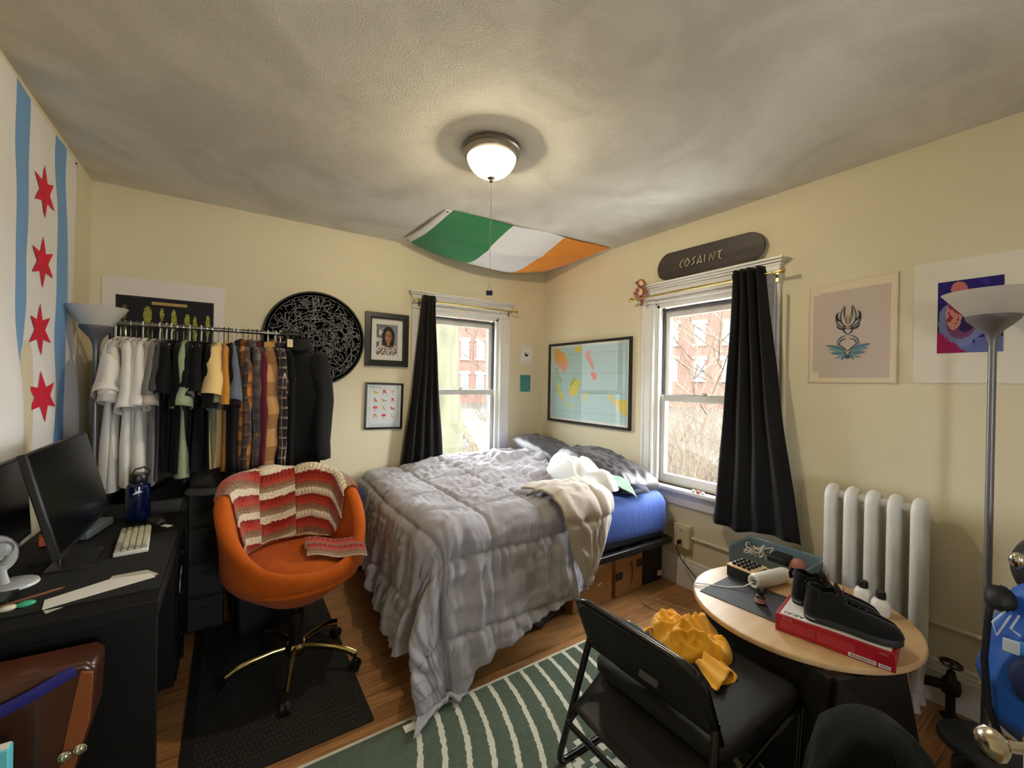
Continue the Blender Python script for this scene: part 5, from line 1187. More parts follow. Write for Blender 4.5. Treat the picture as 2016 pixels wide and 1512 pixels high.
for i, (lb, kd, mt_, hk) in enumerate(G):
    R_ = random.Random(100+i); hm, hn = HM[hk]
    big = {0: 1.5, 3: 1.2, 5: 1.4, 6: 1.4, 11: 1.4, 17: 1.9, 22: 1.7, 24: 1.3, 27: 2.7, 29: 1.4}.get(i, 1.05)
    garment(xs[i], lb, {'tee': 'tee_shirt', 'shirt': 'long_sleeved_shirt'}[kd], mt_, kd, hm, hn+' hanger with the '+lb, 100+i, R_.uniform(-.09, .09)+(.12 if i == 0 else 0), big, 'shirt', RY+R_.uniform(-.012, .012), 1+R_.uniform(-.05, .05), R_.uniform(.80, .90) if kd == 'tee' else R_.uniform(.93, .98))
garment(.385, 'black zip coat hanging turned outward at the right end of the rail', 'coat', M('black_coat_cloth', (11, 10, 11), r=.85, sheen=.03, bump=.2, bs=25), 'coat', bk_h, 'black hanger holding the black coat at the right end of the rail', 777, radians(56), 2.6, 'coat', RY-.02, .66, .86)
tk = thing('shirt_tag', 'cream paper tag hung on the rail beside the black coat', 'tag', (.315, 3.03, 1.68))
MB().box((.318, 3.02, 1.675), (.034, .002, .05), R=RZ(.3)).build('card', M('tag_cream', (214, 202, 160), r=.7), tk, smooth=0)
# dark things under the rail
hp = thing('laundry_hamper', 'black fabric hamper on the floor under the clothes rail', 'hamper', (-.33, 3.1, 0))
b = MB(); rloft(b, -.53, -.16, 2.93, 3.36, [(.02, .004), (0, .02), (.0, .40), (-.008, .78), (.004, .79), (.012, .775), (.016, .40), (.02, .05)], .08, 6, cap=False, wob=lambda p: (p[0]+.012*ns3(p[0]*8, p[1]*8, p[2]*5), p[1]+.012*ns3(p[1]*8, p[2]*6, 2), p[2])); b.build('fabric_body', M('black_nylon', (17, 17, 18)), hp, smooth=179)
b = MB(); b.grid(heap(-.345, 3.14, .34, .40, .14, .3, 3.1, .72, .04), 16, 36, wv=True); lp = thing('laundry_pile', 'black clothes heaped in the hamper under the white tees', 'clothes', (-.345, 3.14, .72)); b.build('crumpled_clothes', cot('black', (22, 22, 23)), lp, smooth=179)
ht = thing('cap', 'dark grey cap lying on top of the black drawer tower', 'hat', (-.09, 3.0, .81))
b = MB(); b.T = Matrix.Translation((-.09, 3.03, .815)) @ Matrix.Rotation(.06, 4, 'Y'); b.lathe([(.095, 0), (.098, .03), (.086, .07), (.055, .098), (.0, .108)], (0, 0, 0), 28); b.build('crown', cot('charcoal', (66, 64, 64)), ht, smooth=179)
b = MB(); b.T = Matrix.Translation((-.09, 3.03, .815)); b.grid(lambda u, v: ((.095+.07*v*sin(pi*(.1+.8*u)))*cos(-pi*.9+u*pi*.8), (.095+.09*v*sin(pi*(.1+.8*u)))*sin(-pi*.9+u*pi*.8), .006-.02*v*v), 20, 6); b.build('peak', cot('charcoal', (66, 64, 64)), ht, smooth=179, solid=.004)
fd = thing('fabric_drawers', 'black fabric drawer tower standing under the black tees', 'drawers', (-.09, 3.18, 0))
MB().bx(-.185, -.01, 2.95, 3.44, .01, .81).build('frame', blk_metal, fd, bevel=.008)
for i in range(4):
    d_ = MB().bx(-.180, -.015, 2.935, 2.952, .03+.195*i, .205+.195*i).build('drawer', M('charcoal_nylon', (30, 31, 34), r=.6, bump=.2, bs=40), fd, bevel=.004); MB().bx(-.12, -.075, 2.925, 2.936, .14+.195*i, .155+.195*i).build('tab', blk_metal, d_)
bp_ = thing('backpack', 'black backpack standing on the floor under the plaid shirts', 'backpack', (.06, 3.05, 0))
b = MB(); rloft(b, .0, .30, 2.90, 3.24, [(.06, .004), (.015, .03), (0, .12), (.0, .45), (.01, .66), (.04, .78), (.10, .83), (.13, .84)], .10, 8, wob=lambda p: (p[0]+.015*ns3(p[0]*7, p[1]*7, p[2]*6), p[1]+.015*ns3(p[1]*9, p[2]*6, 3), p[2])); b.build('main_body', M('black_nylon', (17, 17, 18)), bp_, smooth=179)
b = MB(); rloft(b, .03, .26, 2.845, 2.92, [(.03, .05), (.0, .08), (0, .30), (.02, .37), (.05, .39)], .05, 6); b.build('front_pocket', M('charcoal_nylon', (30, 31, 34), r=.6, bump=.2, bs=40), bp_, smooth=179)
for x in (.07, .22): MB().tube([(x, 2.90, .72), (x-.01, 2.855, .60), (x-.02, 2.865, .45), (x, 2.89, .38)], [(.018, .004)]*4, 8).build('strap', M('charcoal_nylon', (30, 31, 34)), bp_)
ls = thing('laptop_sleeve', 'grey fabric sleeve standing between the black bags and the orange chair', 'sleeve', (.17, 2.85, 0))
b = MB(); b.T = Matrix.Translation((.20, 2.80, 0)) @ Matrix.Rotation(.35, 4, 'Z') @ Matrix.Rotation(-.10, 4, 'X'); rloft(b, -.15, .15, -.018, .018, [(.004, .012), (0, .02), (0, .80), (.006, .815)], .012, 3); b.build('fabric', M('charcoal_nylon', (30, 31, 34)), ls, smooth=40)
# ------------------------------------------------------------------ torchiere lamps
lampshade_m = M('frosted_white_shade', (206, 203, 196), r=.45, spec=.4); lamp_grey = M('silver_lamp_paint', (120, 120, 122), r=.4, m=.6)
def torchiere(label, x, y, ztop, sr=.150):
    t = thing('floor_lamp', label, 'lamp', (x, y, 0), 0, 'torchiere floor lamps')
    MB().lathe([(0, .002), (min(.135, sr), .002), (min(.138, sr), .008), (min(.132, sr-.006), .022), (.05, .032), (.022, .045), (0, .045)], (x, y, 0), 40).build('base', M('lamp_base_grey', (58, 62, 68), r=.5), t)
    MB().cyl((x, y, .03), (x, y, ztop-.185), .0125, n=18).build('pole', lamp_grey, t)
    MB().lathe([(.0125, ztop-.215), (.016, ztop-.190), (.026, ztop-.160), (sr*.36, ztop-.135), (sr*.50, ztop-.112), (sr*.53, ztop-.098), (sr*.5, ztop-.094), (0, ztop-.094)], (x, y, 0), 36).build('cup', lamp_grey, t)
    MB().lathe([(sr*.45, ztop-.098), (sr*.52, ztop-.094), (sr-.004, ztop-.004), (sr, ztop), (sr-.006, ztop+.001), (sr*.5, ztop-.088), (0, ztop-.090)], (x, y, 0), 48).build('shade', lampshade_m, t)
    MB().ball((x, y, ztop-.055), (.028, .028, .034), 14, 10).build('bulb', M('unlit_bulb', (226, 224, 218), r=.3), t)
    return t
torchiere('silver torchiere lamp with white bowl behind the left end of the clothes rail', -.572, 3.0, 1.80, .125)
# ------------------------------------------------------------------ desk and what is on it
dk_m = M('black_ash_desk', (15, 14, 14), r=.55, spec=.25, c2=(11, 11, 11), ns=5, bump=.08, bs=80, stretch=(1, .25, 1))
dk = thing('desk', 'black desk along the left wall with a thick top', 'desk', (-.44, 2.25, 0))
MB().bx(-.698, -.177, 1.71, 2.78, .700, .750).build('top', dk_m, dk, bevel=.003)
MB().bx(-.690, -.182, 1.725, 1.760, .002, .700).build('end_panel', dk_m, dk, bevel=.002); MB().bx(-.690, -.182, 2.735, 2.770, .002, .700).build('end_panel', dk_m, dk, bevel=.002)
MB().bx(-.690, -.672, 1.76, 2.735, .30, .700).build('back_panel', dk_m, dk)
MB().bx(-.66, -.186, 2.33, 2.735, .10, .700).build('drawer_unit', dk_m, dk)
for z in (.12, .31, .50):
    d_ = MB().bx(-.186, -.178, 2.335, 2.73, z, z+.18).build('drawer', dk_m, dk, bevel=.002)
    MB().bx(-.178, -.168, 2.48, 2.58, z+.13, z+.14).build('pull', blk_metal, d_)
pm = thing('desk_mat', 'black desk mat with rounded corners lying under the keyboard', 'mat', (-.40, 2.15, .75))
b = MB(); b.T = Matrix.Translation((0, 0, .7503)); b.prism(rrect(-.60, -.185, 1.80, 2.43, .02, 5), 0, .003); b.build('pad', M('black_felt_pad', (19, 19, 18), r=.9), pm, smooth=0)
scr = M('black_screen', (8, 8, 9), r=.22, spec=.5); bez_m = M('satin_black_plastic', (20, 20, 21))
def monitor(label, c, rz, tilt, w, h, zb):
    t = thing('monitor', label, 'monitor', (c[0], c[1], .75), rz)
    Tm = Matrix.Translation((0, 0, zb-.75+h/2)) @ Matrix.Rotation(tilt, 4, 'Y')
    b = MB(); b.T = Tm; b.bx(-.022, .0, -w/2, w/2, -h/2, h/2); b.build('housing', bez_m, t, bevel=.004, local=True)
    b = MB(); b.T = Tm; b.bx(.0, .0015, -w/2+.008, w/2-.008, -h/2+.016, h/2-.008); b.build('screen', scr, t, smooth=0, local=True)
    MB().tube([(-.035, 0, .008), (-.04, 0, .10), (-.035, 0, zb-.75+h*.45)], [(.009, .03)]*3, 12, sq=(1, 0, 0)).build('stand', bez_m, t, local=True)
    MB().cyl((-.035, 0, zb-.75+h*.42), (-.012, 0, zb-.75+h*.42), .03, n=16).build('mount', bez_m, t, local=True)
    MB().bx(-.06, .07, -.11, .11, .0005, .010).build('foot', bez_m, t, bevel=.004, local=True)
    return t
monitor('tall dark monitor tilted back at the far end of the desk', (-.475, 2.225, 0), 0, radians(-13), .66, .35, .86)
monitor('dark monitor against the left wall behind the white curved stand', (-.625, 2.02, 0), 0, radians(-3), .64, .30, .845)
kb = thing('keyboard', 'compact white keyboard on the black desk mat', 'keyboard', (-.325, 2.345, .754), radians(5))
b = MB(); b.bx(-.052, .052, -.165, .165, .0, .016); b.build('case', M('white_key_case', (210, 208, 196), r=.5), kb, bevel=.004, local=True)
kc = M('ivory_keycap', (204, 202, 178), r=.55); kg = M('grey_keycap', (156, 158, 144), r=.55); key0 = {}
def key_mesh(w, m):
    b = MB(); b.prism([(-.009, -w/2), (.009, -w/2), (.009, w/2), (-.009, w/2)], 0, .003); x = .0065; y = w/2-.0025
    b.v = b.v[:4]+[(sx*x, sy*y, .008) for sx, sy in ((-1, -1), (1, -1), (1, 1), (-1, 1))]
    return b
for r_ in range(5):
    y = -.158
    ws = [[1]*15, [1.5]+[1]*12+[1.5], [1.75]+[1]*11+[2.25], [2.25]+[1]*10+[1.75], [1.25, 1.25, 1.25, 6.25, 1.25, 1.25, 1.25, 1.25]][r_]
    for i, wk in enumerate(ws):
        w = .0211*wk*15/sum(ws); m = kg if (i in (0, len(ws)-1) or (r_ == 4 and i != 3)) else kc; key = (round(w, 4), m.name)
        if key not in key0: o = key_mesh(w-.0015, m).build('key', m, kb, smooth=0, local=True); key0[key] = o
        else: o = key0[key].copy(); C.objects.link(o)
        o.location = (.040-.020*r_, -(y+w/2), .016); y += w
ms = thing('computer_mouse', 'black mouse on the far end of the desk beside the keyboard', 'mouse', (-.285, 2.62, .75))
b = MB(); b.T = Matrix.Translation((-.285, 2.62, .7505)) @ Matrix.Rotation(.5, 4, 'Z'); b.grid(lambda u, v: (.031*sin(pi*v)**.5*cos(2*pi*u)*(1) if 0 < v < 1 else 0, .058*(-cos(pi*v)), .0+.036*max(0, sin(2*pi*u))*sin(pi*v)**.6 if 0 < v < 1 else 0), 24, 14, wu=True); b.build('shell', M('matte_black_mouse', (26, 26, 27), r=.5), ms, smooth=179)
MB().box((-.236, 2.535, .7515), (.045, .022, .003), R=RZ(-.9)).build('label', M('white_satin_tag', (225, 224, 220)), ms, smooth=0)
wb = thing('water_bottle', 'translucent blue water bottle at the far end of the desk', 'bottle', (-.36, 2.70, .75))
blu = M('blue_tritan', (10, 26, 76), r=.12, spec=.6); blu.node_tree.nodes['Principled BSDF'].inputs['Transmission Weight'].default_value = .35
MB().lathe([(0, .751), (.040, .751), (.046, .757), (.047, .80), (.047, .905), (.044, .922), (.034, .930), (.031, .936), (0, .936)], (-.36, 2.70, 0), 32).build('bottle_body', blu, wb)
MB().lathe([(.033, .936), (.035, .940), (.035, .972), (.030, .980), (0, .981)], (-.36, 2.70, 0), 28).build('cap', bez_m, wb)
b = MB(); b.tube([(-.333, 2.70, .955), (-.318, 2.70, .985), (-.34, 2.70, 1.008), (-.37, 2.70, 1.0), (-.39, 2.70, .97)], [(.007, .003)]*5, 8); b.build('loop', bez_m, wb)
b = MB(); b.T = Matrix.Translation((-.36, 2.70, 0)); b.grid(lambda u, v: (.0475*cos(-1.9+.8*u), .0475*sin(-1.9+.8*u), .885+.012*u+.012*v*sin(pi*u)), 12, 3); b.build('logo_mark', M('white_satin_tag', (225, 224, 220)), wb, smooth=0)
gb = thing('dock_box', 'flat grey box on the desk under the tall monitor', 'box', (-.50, 2.62, .75))
b = MB(); b.box((-.505, 2.60, .768), (.075, .22, .034), R=RZ(-.20)); b.build('case', M('grey_slate_plastic', (98, 110, 118), r=.5), gb, bevel=.005)
oj = thing('orange_block', 'small orange box on the desk below the left side of the tall monitor', 'box', (-.60, 2.42, .75)); MB().box((-.625, 2.50, .772), (.03, .045, .042), R=RZ(.3)).build('case', M('orange_card', (176, 84, 36), r=.6), oj, bevel=.002)
def strip(P_, z): b = MB(); b.add([(x, y, z+d) for x, y, d in P_], [tuple(range(len(P_)))]); return b
pgrey = M('paper_grey', (188, 186, 176), r=.8)
tag(strip([(-.452, 1.800, 0), (-.205, 1.895, .001), (-.222, 1.935, .002), (-.330, 1.95, .002), (-.465, 1.872, .001)], .7545).build('paper_sheet', paper, smooth=0, solid=.0008), 'long folded white paper strip on top at the near edge of the desk', 'paper', 'papers on the desk edge')
tag(strip([(-.438, 1.775, 0), (-.408, 1.800, 0), (-.395, 1.84, .0), (-.478, 1.895, 0), (-.482, 1.868, 0)], .7512).build('paper_sheet', pgrey, smooth=0, solid=.0008), 'greyish paper under the left end of the white paper strip', 'paper', 'papers on the desk edge')
tag(strip([(-.340, 1.90, 0), (-.215, 1.90, 0), (-.200, 1.925, 0), (-.238, 1.985, 0), (-.330, 1.985, 0)], .7532).build('paper_sheet', pgrey, smooth=0, solid=.0008), 'greyish paper under the right end of the white paper strip', 'paper', 'papers on the desk edge')
er = thing('eraser', 'small white and green oval thing on the desk left of the paper strip', 'eraser', (-.52, 1.85, .75))
for s, c in ((-1, (214, 208, 190)), (1, (60, 170, 134))):
    b = MB(); b.T = Matrix.Translation((-.518, 1.855, .760)) @ Matrix.Rotation(.25, 4, 'Z'); b.ball((s*.018, 0, 0), (.021, .014, .009), 18, 10); b.build('white_half' if s < 0 else 'green_half', M('eraser_%d' % s, c, r=.35), er, smooth=179)
pn = thing('pencil', 'brown wooden stick lying behind the white and green oval thing', 'pencil', (-.51, 1.92, .75)); MB().tube([(-.56, 1.885, .7555), (-.455, 1.945, .7555), (-.440, 1.953, .7555)], [.005, .005, .001], 6).build('shaft', M('pencil_brown', (120, 76, 46), r=.5), pn, smooth=0)
dl = thing('desk_phone_stand', 'white curved stand on a round white base at the left edge of the desk', 'stand', (-.575, 2.05, .75)); whp = M('glossy_white_plastic', (224, 224, 220), r=.3)
MB().lathe([(0, .7505), (.058, .7505), (.062, .754), (.060, .762), (.052, .766), (0, .767)], (-.585, 2.06, 0), 36).build('base', whp, dl)
b = MB(); b.tube([(-.605, 2.06, .766), (-.612, 2.06, .80), (-.612, 2.06, .83)], [(.012, .022)]*3, 12); b.build('post', whp, dl)
b = MB(); b.T = Matrix.Translation((-.622, 2.06, .865)) @ Matrix.Rotation(pi/2, 4, 'X'); b.tube([(.040*cos(a)*.9, .046*sin(a), 0) for a in [radians(-150+300*i/20) for i in range(21)]], [(.012, .020)]*21, 12); b.build('ring_arm', whp, dl)
b = MB(); b.T = Matrix.Translation((-.600, 2.045, .885)) @ Matrix.Rotation(pi/2, 4, 'X'); b.lathe([(0, .022), (.006, .020), (.010, .022), (.022, .018), (.024, 0), (.022, -.012), (0, -.012)], (0, 0, 0), 20); b.build('round_pad', whp, dl)
for y0, z0, h, w_ in ((2.40, .575, .03, 'upper'), (2.355, .53, .05, 'lower')):
    tag(MB().box((-.1705, y0, z0), (.0015, .045, h), R=Matrix.Rotation(.1, 3, 'X')).build('paper_label', paper, smooth=0), w_+' of two white paper labels stuck on the black desk drawer', 'label', 'labels on the desk drawer')
# brown leather case, teal book below the desk end
lc = thing('leather_case', 'glossy dark brown case with metal studs in front of the desk end', 'bag', (-.55, 1.58, 0)); lea = M('glossy_brown_leather', (72, 36, 20), r=.3, c2=(58, 28, 17), ns=6, coat=.3)
b = MB(); out_ = [(-.69, .02), (-.56, .02), (-.45, .10), (-.36, .28), (-.325, .42), (-.296, .53), (-.290, .665), (-.31, .682), (-.68, .694), (-.69, .68)]
b.T = Matrix.Translation((0, 1.70, 0)) @ Matrix.Rotation(pi/2, 4, 'X'); b.prism(out_, .02, .14); b.build('case_body', lea, lc, bevel=.012, seg=3)
b = MB(); b.T = Matrix.Translation((0, 1.70, 0)) @ Matrix.Rotation(pi/2, 4, 'X'); b.prism([(-.36, .40), (-.33, .41), (-.300, .53), (-.294, .655), (-.318, .665), (-.34, .54)], .139, .146); b.build('side_trim', M('tan_leather', (128, 70, 34), r=.35), lc, bevel=.002)
for x, z in ((-.345, .455), (-.316, .462)): b = MB(); b.T = Matrix.Translation((x, 1.552, z)) @ Matrix.Rotation(pi/2, 4, 'X'); b.lathe([(.013, 0), (.014, .004), (.010, .010), (0, .013)], (0, 0, 0), 18); b.build('stud', M('polished_steel', (220, 216, 200), r=.12, m=1), lc)
st_ = thing('blue_strap', 'dark blue fabric strap lying across the top of the brown case', 'strap', (-.5, 1.6, .66))
b = MB(); b.tube([(-.33, 1.556, .672), (-.40, 1.552, .640), (-.48, 1.550, .612), (-.60, 1.549, .585), (-.68, 1.549, .568)], [(.003, .015)]*5, 8, sq=(0, 1, 0)); b.build('webbing', M('royal_blue_webbing', (24, 26, 120), r=.6), st_)
tb_ = thing('teal_book', 'teal book standing at the left edge in front of the brown case', 'book', (-.56, 1.45, 0)); MB().bx(-.66, -.418, 1.46, 1.49, .02, .575).build('cover', M('teal_cloth_cover', (96, 196, 214), r=.6), tb_, bevel=.003); MB().bx(-.657, -.421, 1.463, 1.487, .023, .577).build('pages', paper, tb_)
# ------------------------------------------------------------------ radiator
rd = thing('radiator', 'white cast iron column radiator with five sections under the prints', 'radiator', (2.62, .72, 0)); rad_m = M('white_radiator_enamel', (222, 224, 222), r=.38, c2=(212, 212, 206), ns=7)
for i in range(5):
    y = .555+i*.083
    b = MB()
    P_ = [(2.552, .10), (2.552, .885)]+[(2.62-.068*cos(a), .885+.068*sin(a)) for a in [pi*q/14 for q in range(1, 14)]]+[(2.688, .885), (2.688, .10), (2.66, .075), (2.58, .075)]
    b.T = Matrix.Translation((0, y, 0)) @ Matrix.Rotation(pi/2, 4, 'X'); b.prism(P_, -.0235, .0235)
    o = b.build('section', rad_m, rd, smooth=60, bevel=.019, seg=4)
    if i in (0, 4):
        for x in (2.578, 2.662): MB().tube([(x, y, .004), (x, y, .04), (x, y, .09)], [.024, .017, .020], 12).build('foot', rad_m, rd)
MB().cyl((2.62, .53, .14), (2.62, .91, .14), .026, n=16).build('lower_nipple', rad_m, rd); MB().cyl((2.62, .53, .90), (2.62, .91, .90), .022, n=16).build('upper_nipple', rad_m, rd)
vl = thing('radiator_valve', 'dark radiator valve with a black hand wheel beside the radiator', 'valve', (2.66, .44, 0)); rst = M('dark_rusty_iron', (42, 36, 32), r=.7, c2=(30, 26, 24), ns=20, m=.4)
b = MB(); b.lathe([(0, .0), (.034, 0), (.034, .006), (.016, .012), (.016, .10), (.030, .11), (.034, .135), (.030, .165), (.018, .178), (.014, .205), (.006, .21), (.005, .235), (0, .235)], (2.665, .455, 0), 24); b.cyl((2.665, .455, .14), (2.62, .535, .14), .020, n=14); b.build('valve_body', rst, vl)
b = MB(); b.T = Matrix.Translation((2.665, .455, .238)) @ Matrix.Rotation(.12, 4, 'X'); b.tube([(.034*cos(a), .034*sin(a), 0) for a in [i*pi/14 for i in range(28)]], .006, 8, closed=True); b.tube([(-.034, 0, 0), (0, 0, .003), (.034, 0, 0)], .005, 6); b.tube([(0, -.034, 0), (0, 0, .003), (0, .034, 0)], .005, 6); b.build('hand_wheel', blk_pl, vl)
# ------------------------------------------------------------------ round table
TCx, TCy, TZ = 2.058, .826, .500
rt = thing('round_table', 'low round wooden table with a black slanted base', 'table', (TCx, TCy, 0))
wood = M('pale_oak_top', (206, 176, 132), r=.42, c2=(186, 150, 104), ns=2.2, stretch=(1.2, 9, 1), bump=.04, bs=30, sharp=.3)
b = MB(); b.lathe([(0, TZ-.024), (.402, TZ-.024), (.409, TZ-.020), (.411, TZ-.012), (.409, TZ-.003), (.404, TZ), (0, TZ)], (TCx, TCy, 0), 96); b.build('tabletop', wood, rt, smooth=30)
for nm, q in (('base_panel', [(1.70, .56, .474), (1.975, .456, .474), (2.318, .484, .003), (1.69, .60, .003)]), ('base_panel', [(2.02, 1.16, .474), (2.30, 1.08, .474), (2.34, 1.10, .003), (1.80, 1.18, .003)]), ('base_panel', [(1.69, .57, .474), (1.83, 1.10, .474), (1.79, 1.17, .003), (1.68, .61, .003)])):
    b = MB(); b.add(q, [(0, 1, 2, 3)]); b.build(nm, M('black_board', (17, 17, 18), r=.6), rt, smooth=0, solid=.018)
b = MB(); b.tube([(1.982, .449, .470), (2.15, .466, .24), (2.322, .481, .01)], .004, 6); b.build('edge_strip', M('tan_edge_band', (150, 128, 96), r=.5), rt)
MB().bx(1.80, 2.25, .62, 1.02, .455, .475).build('underframe', blk_metal, rt)
MB().cyl((2.06, .83, .02), (2.06, .83, .46), .03, n=16).build('post', blk_metal, rt)
# things on the table
tm = thing('desk_pad', 'dark grey rectangular pad lying on the round table', 'mat', (1.95, .98, TZ))
b = MB(); q = [(1.815, 1.125), (2.085, 1.135), (2.105, .80), (1.835, .80)]; b.prism(q[::-1], TZ+.0005, TZ+.0035); b.build('pad', M('charcoal_pad', (46, 47, 50), r=.7), tm, bevel=.001, smooth=0)
kx = thing('audio_controller', 'small black box with a wooden top and sixteen black knobs on the round table', 'controller', (2.15, 1.085, TZ), radians(-4))
MB().bx(-.068, .068, -.062, .062, .001, .052).build('case', M('matte_black_board', (18, 18, 19)), kx, bevel=.004, local=True)
MB().bx(-.069, .069, -.063, .063, .0521, .059).build('wooden_top', M('birch_ply', (216, 186, 140), r=.5, c2=(204, 172, 124), ns=4, stretch=(1, 8, 1)), kx, bevel=.002, local=True)
k0 = None
for i in range(4):
    for j in range(4):
        if k0 is None:
            b = MB(); b.lathe([(0, 0), (.0095, 0), (.0090, .010), (.0080, .012), (0, .012)], (0, 0, 0), 14); k0 = b.build('knob', blk_pl, kx, local=True); o = k0
        else: o = k0.copy(); C.objects.link(o)
        o.location = (-.043+.0287*i, -.038+.0253*j, .0595)
wd_ = thing('white_cylinder', 'white cylindrical appliance lying on the round table with its cord', 'appliance', (2.16, .975, TZ))
b = MB(); b.T = Matrix.Translation((2.045, 1.000, TZ+.036)) @ Matrix.Rotation(radians(-11), 4, 'Z') @ Matrix.Rotation(pi/2, 4, 'Y')
b.lathe([(0, .004), (.020, .004), (.024, 0), (.032, .004), (.035, .014), (.035, .175), (.034, .177), (.035, .180), (.035, .205), (.030, .224), (.018, .232), (0, .234)], (0, 0, 0), 32); b.build('body', M('glossy_white_plastic', (224, 224, 220)), wd_)
b = MB(); b.T = Matrix.Translation((2.045, 1.000, TZ+.036)) @ Matrix.Rotation(radians(-11), 4, 'Z') @ Matrix.Rotation(pi/2, 4, 'Y'); b.bx(-.008, -.004, -.01, .01, -.002, .004).bx(.006, .010, -.006, .006, -.002, .004); b.build('slots', blk_pl, wd_, smooth=0)
b = MB(); b.tube([(2.045, 1.000, TZ+.035), (2.00, 1.02, TZ+.018), (1.95, 1.07, TZ+.006), (1.90, 1.14, TZ+.005), (1.86, 1.18, TZ+.006), (1.84, 1.17, TZ+.005), (1.87, 1.125, TZ+.006)], .003, 8); b.build('cord', M('glossy_white_plastic', (224, 224, 220)), wd_)
ik = thing('ink_bottle', 'small ink bottle with a black cap standing on the dark pad', 'bottle', (1.934, .915, TZ))
MB().lathe([(0, .504), (.019, .504), (.021, .508), (.021, .534), (.016, .542), (.011, .546), (0, .546)], (1.934, .915, 0), 24).build('glass_body', M('dark_ink_glass', (34, 20, 26), r=.1, spec=.7), ik)
MB().lathe([(.013, .546), (.015, .549), (.015, .572), (.013, .575), (0, .575)], (1.934, .915, 0), 20).build('cap', blk_pl, ik)
MB().lathe([(.0214, .511), (.0214, .531)], (1.934, .915, 0), 24).build('label', M('pink_grey_label', (190, 160, 162), r=.6), ik)
mb_ = thing('product_box', 'red and white keyboard box lettered AKAI and MPK mini under the black shoes', 'box', (1.94, .63, TZ), radians(0))
# box axes from its near bottom edge
A_, B_ = Vector((1.786, .788, 0)), Vector((1.850, .445, 0)); ex = (B_-A_).normalized(); ey = Vector((-ex.y, ex.x, 0))
TX = Matrix(((ex.x, ey.x, 0, A_.x), (ex.y, ey.y, 0, A_.y), (0, 0, 1, TZ+.0015), (0, 0, 0, 1))); BL, BW, BH = .350, .215, .064
b = MB(); b.T = TX; b.bx(0, BL, 0, BW, 0, BH); b.build('carton', M('red_gloss_card', (158, 20, 32), r=.4, c2=(148, 18, 30), ns=3), mb_, bevel=.002)
b = MB(); b.T = TX; b.bx(.012, BL-.012, .010, BW-.014, BH, BH+.0006); b.build('white_top_print', M('white_gloss_card', (214, 210, 202), r=.4), mb_, smooth=0)
rzb = atan2(ex.y, ex.x)
red_t = M('print_pale_red', (206, 120, 120), r=.5); ink_d = M('print_dark', (40, 36, 38), r=.5)
text_mesh('brand_lettering', 'AKAI', .030, ink_d, mb_, TX @ Vector((.055, .035, BH+.0009)), (0, 0, rzb+pi)); text_mesh('model_lettering', 'MPK mini', .026, ink_d, mb_, TX @ Vector((BL-.085, .040, BH+.0009)), (0, 0, rzb+pi))
text_mesh('brand_lettering', 'AKAI', .015, red_t, mb_, TX @ Vector((.038, -.0006, BH-.010)), (pi/2, 0, rzb)); text_mesh('model_lettering', 'mini', .014, red_t, mb_, TX @ Vector((BL-.030, -.0006, BH-.012)), (pi/2, 0, rzb))
b = MB(); b.T = TX; rr_ = random.Random(4)
for col_ in range(2):
    for l_ in range(7):
        x = .016+col_*.118
        while x < .122+col_*.118: w = rr_.uniform(.004, .012); b.bx(x, min(x+w, .125+col_*.118), -.0007, -.0002, BH-.020-l_*.0045, BH-.0182-l_*.0045); x += w+.002
b.build('small_print', M('print_dim_red', (186, 70, 76), r=.5), mb_, smooth=0, weld=False)
b = MB(); b.T = TX; b.bx(.225, .300, -.0008, -.0001, .004, .017).bx(.306, .338, -.0008, -.0001, .004, .016); b.build('barcode_label', M('white_gloss_card', (214, 210, 202)), mb_, smooth=0)
b = MB(); b.T = TX; x = .230
while x < .296: w = rr_.uniform(.0006, .002); b.bx(x, x+w, -.0012, -.0007, .007, .014); x += w+rr_.uniform(.001, .002)
x = .309
while x < .334: w = rr_.uniform(.0006, .002); b.bx(x, x+w, -.0012, -.0007, .007, .013); x += w+.0015
b.build('bars', ink_d, mb_, smooth=0, weld=False)
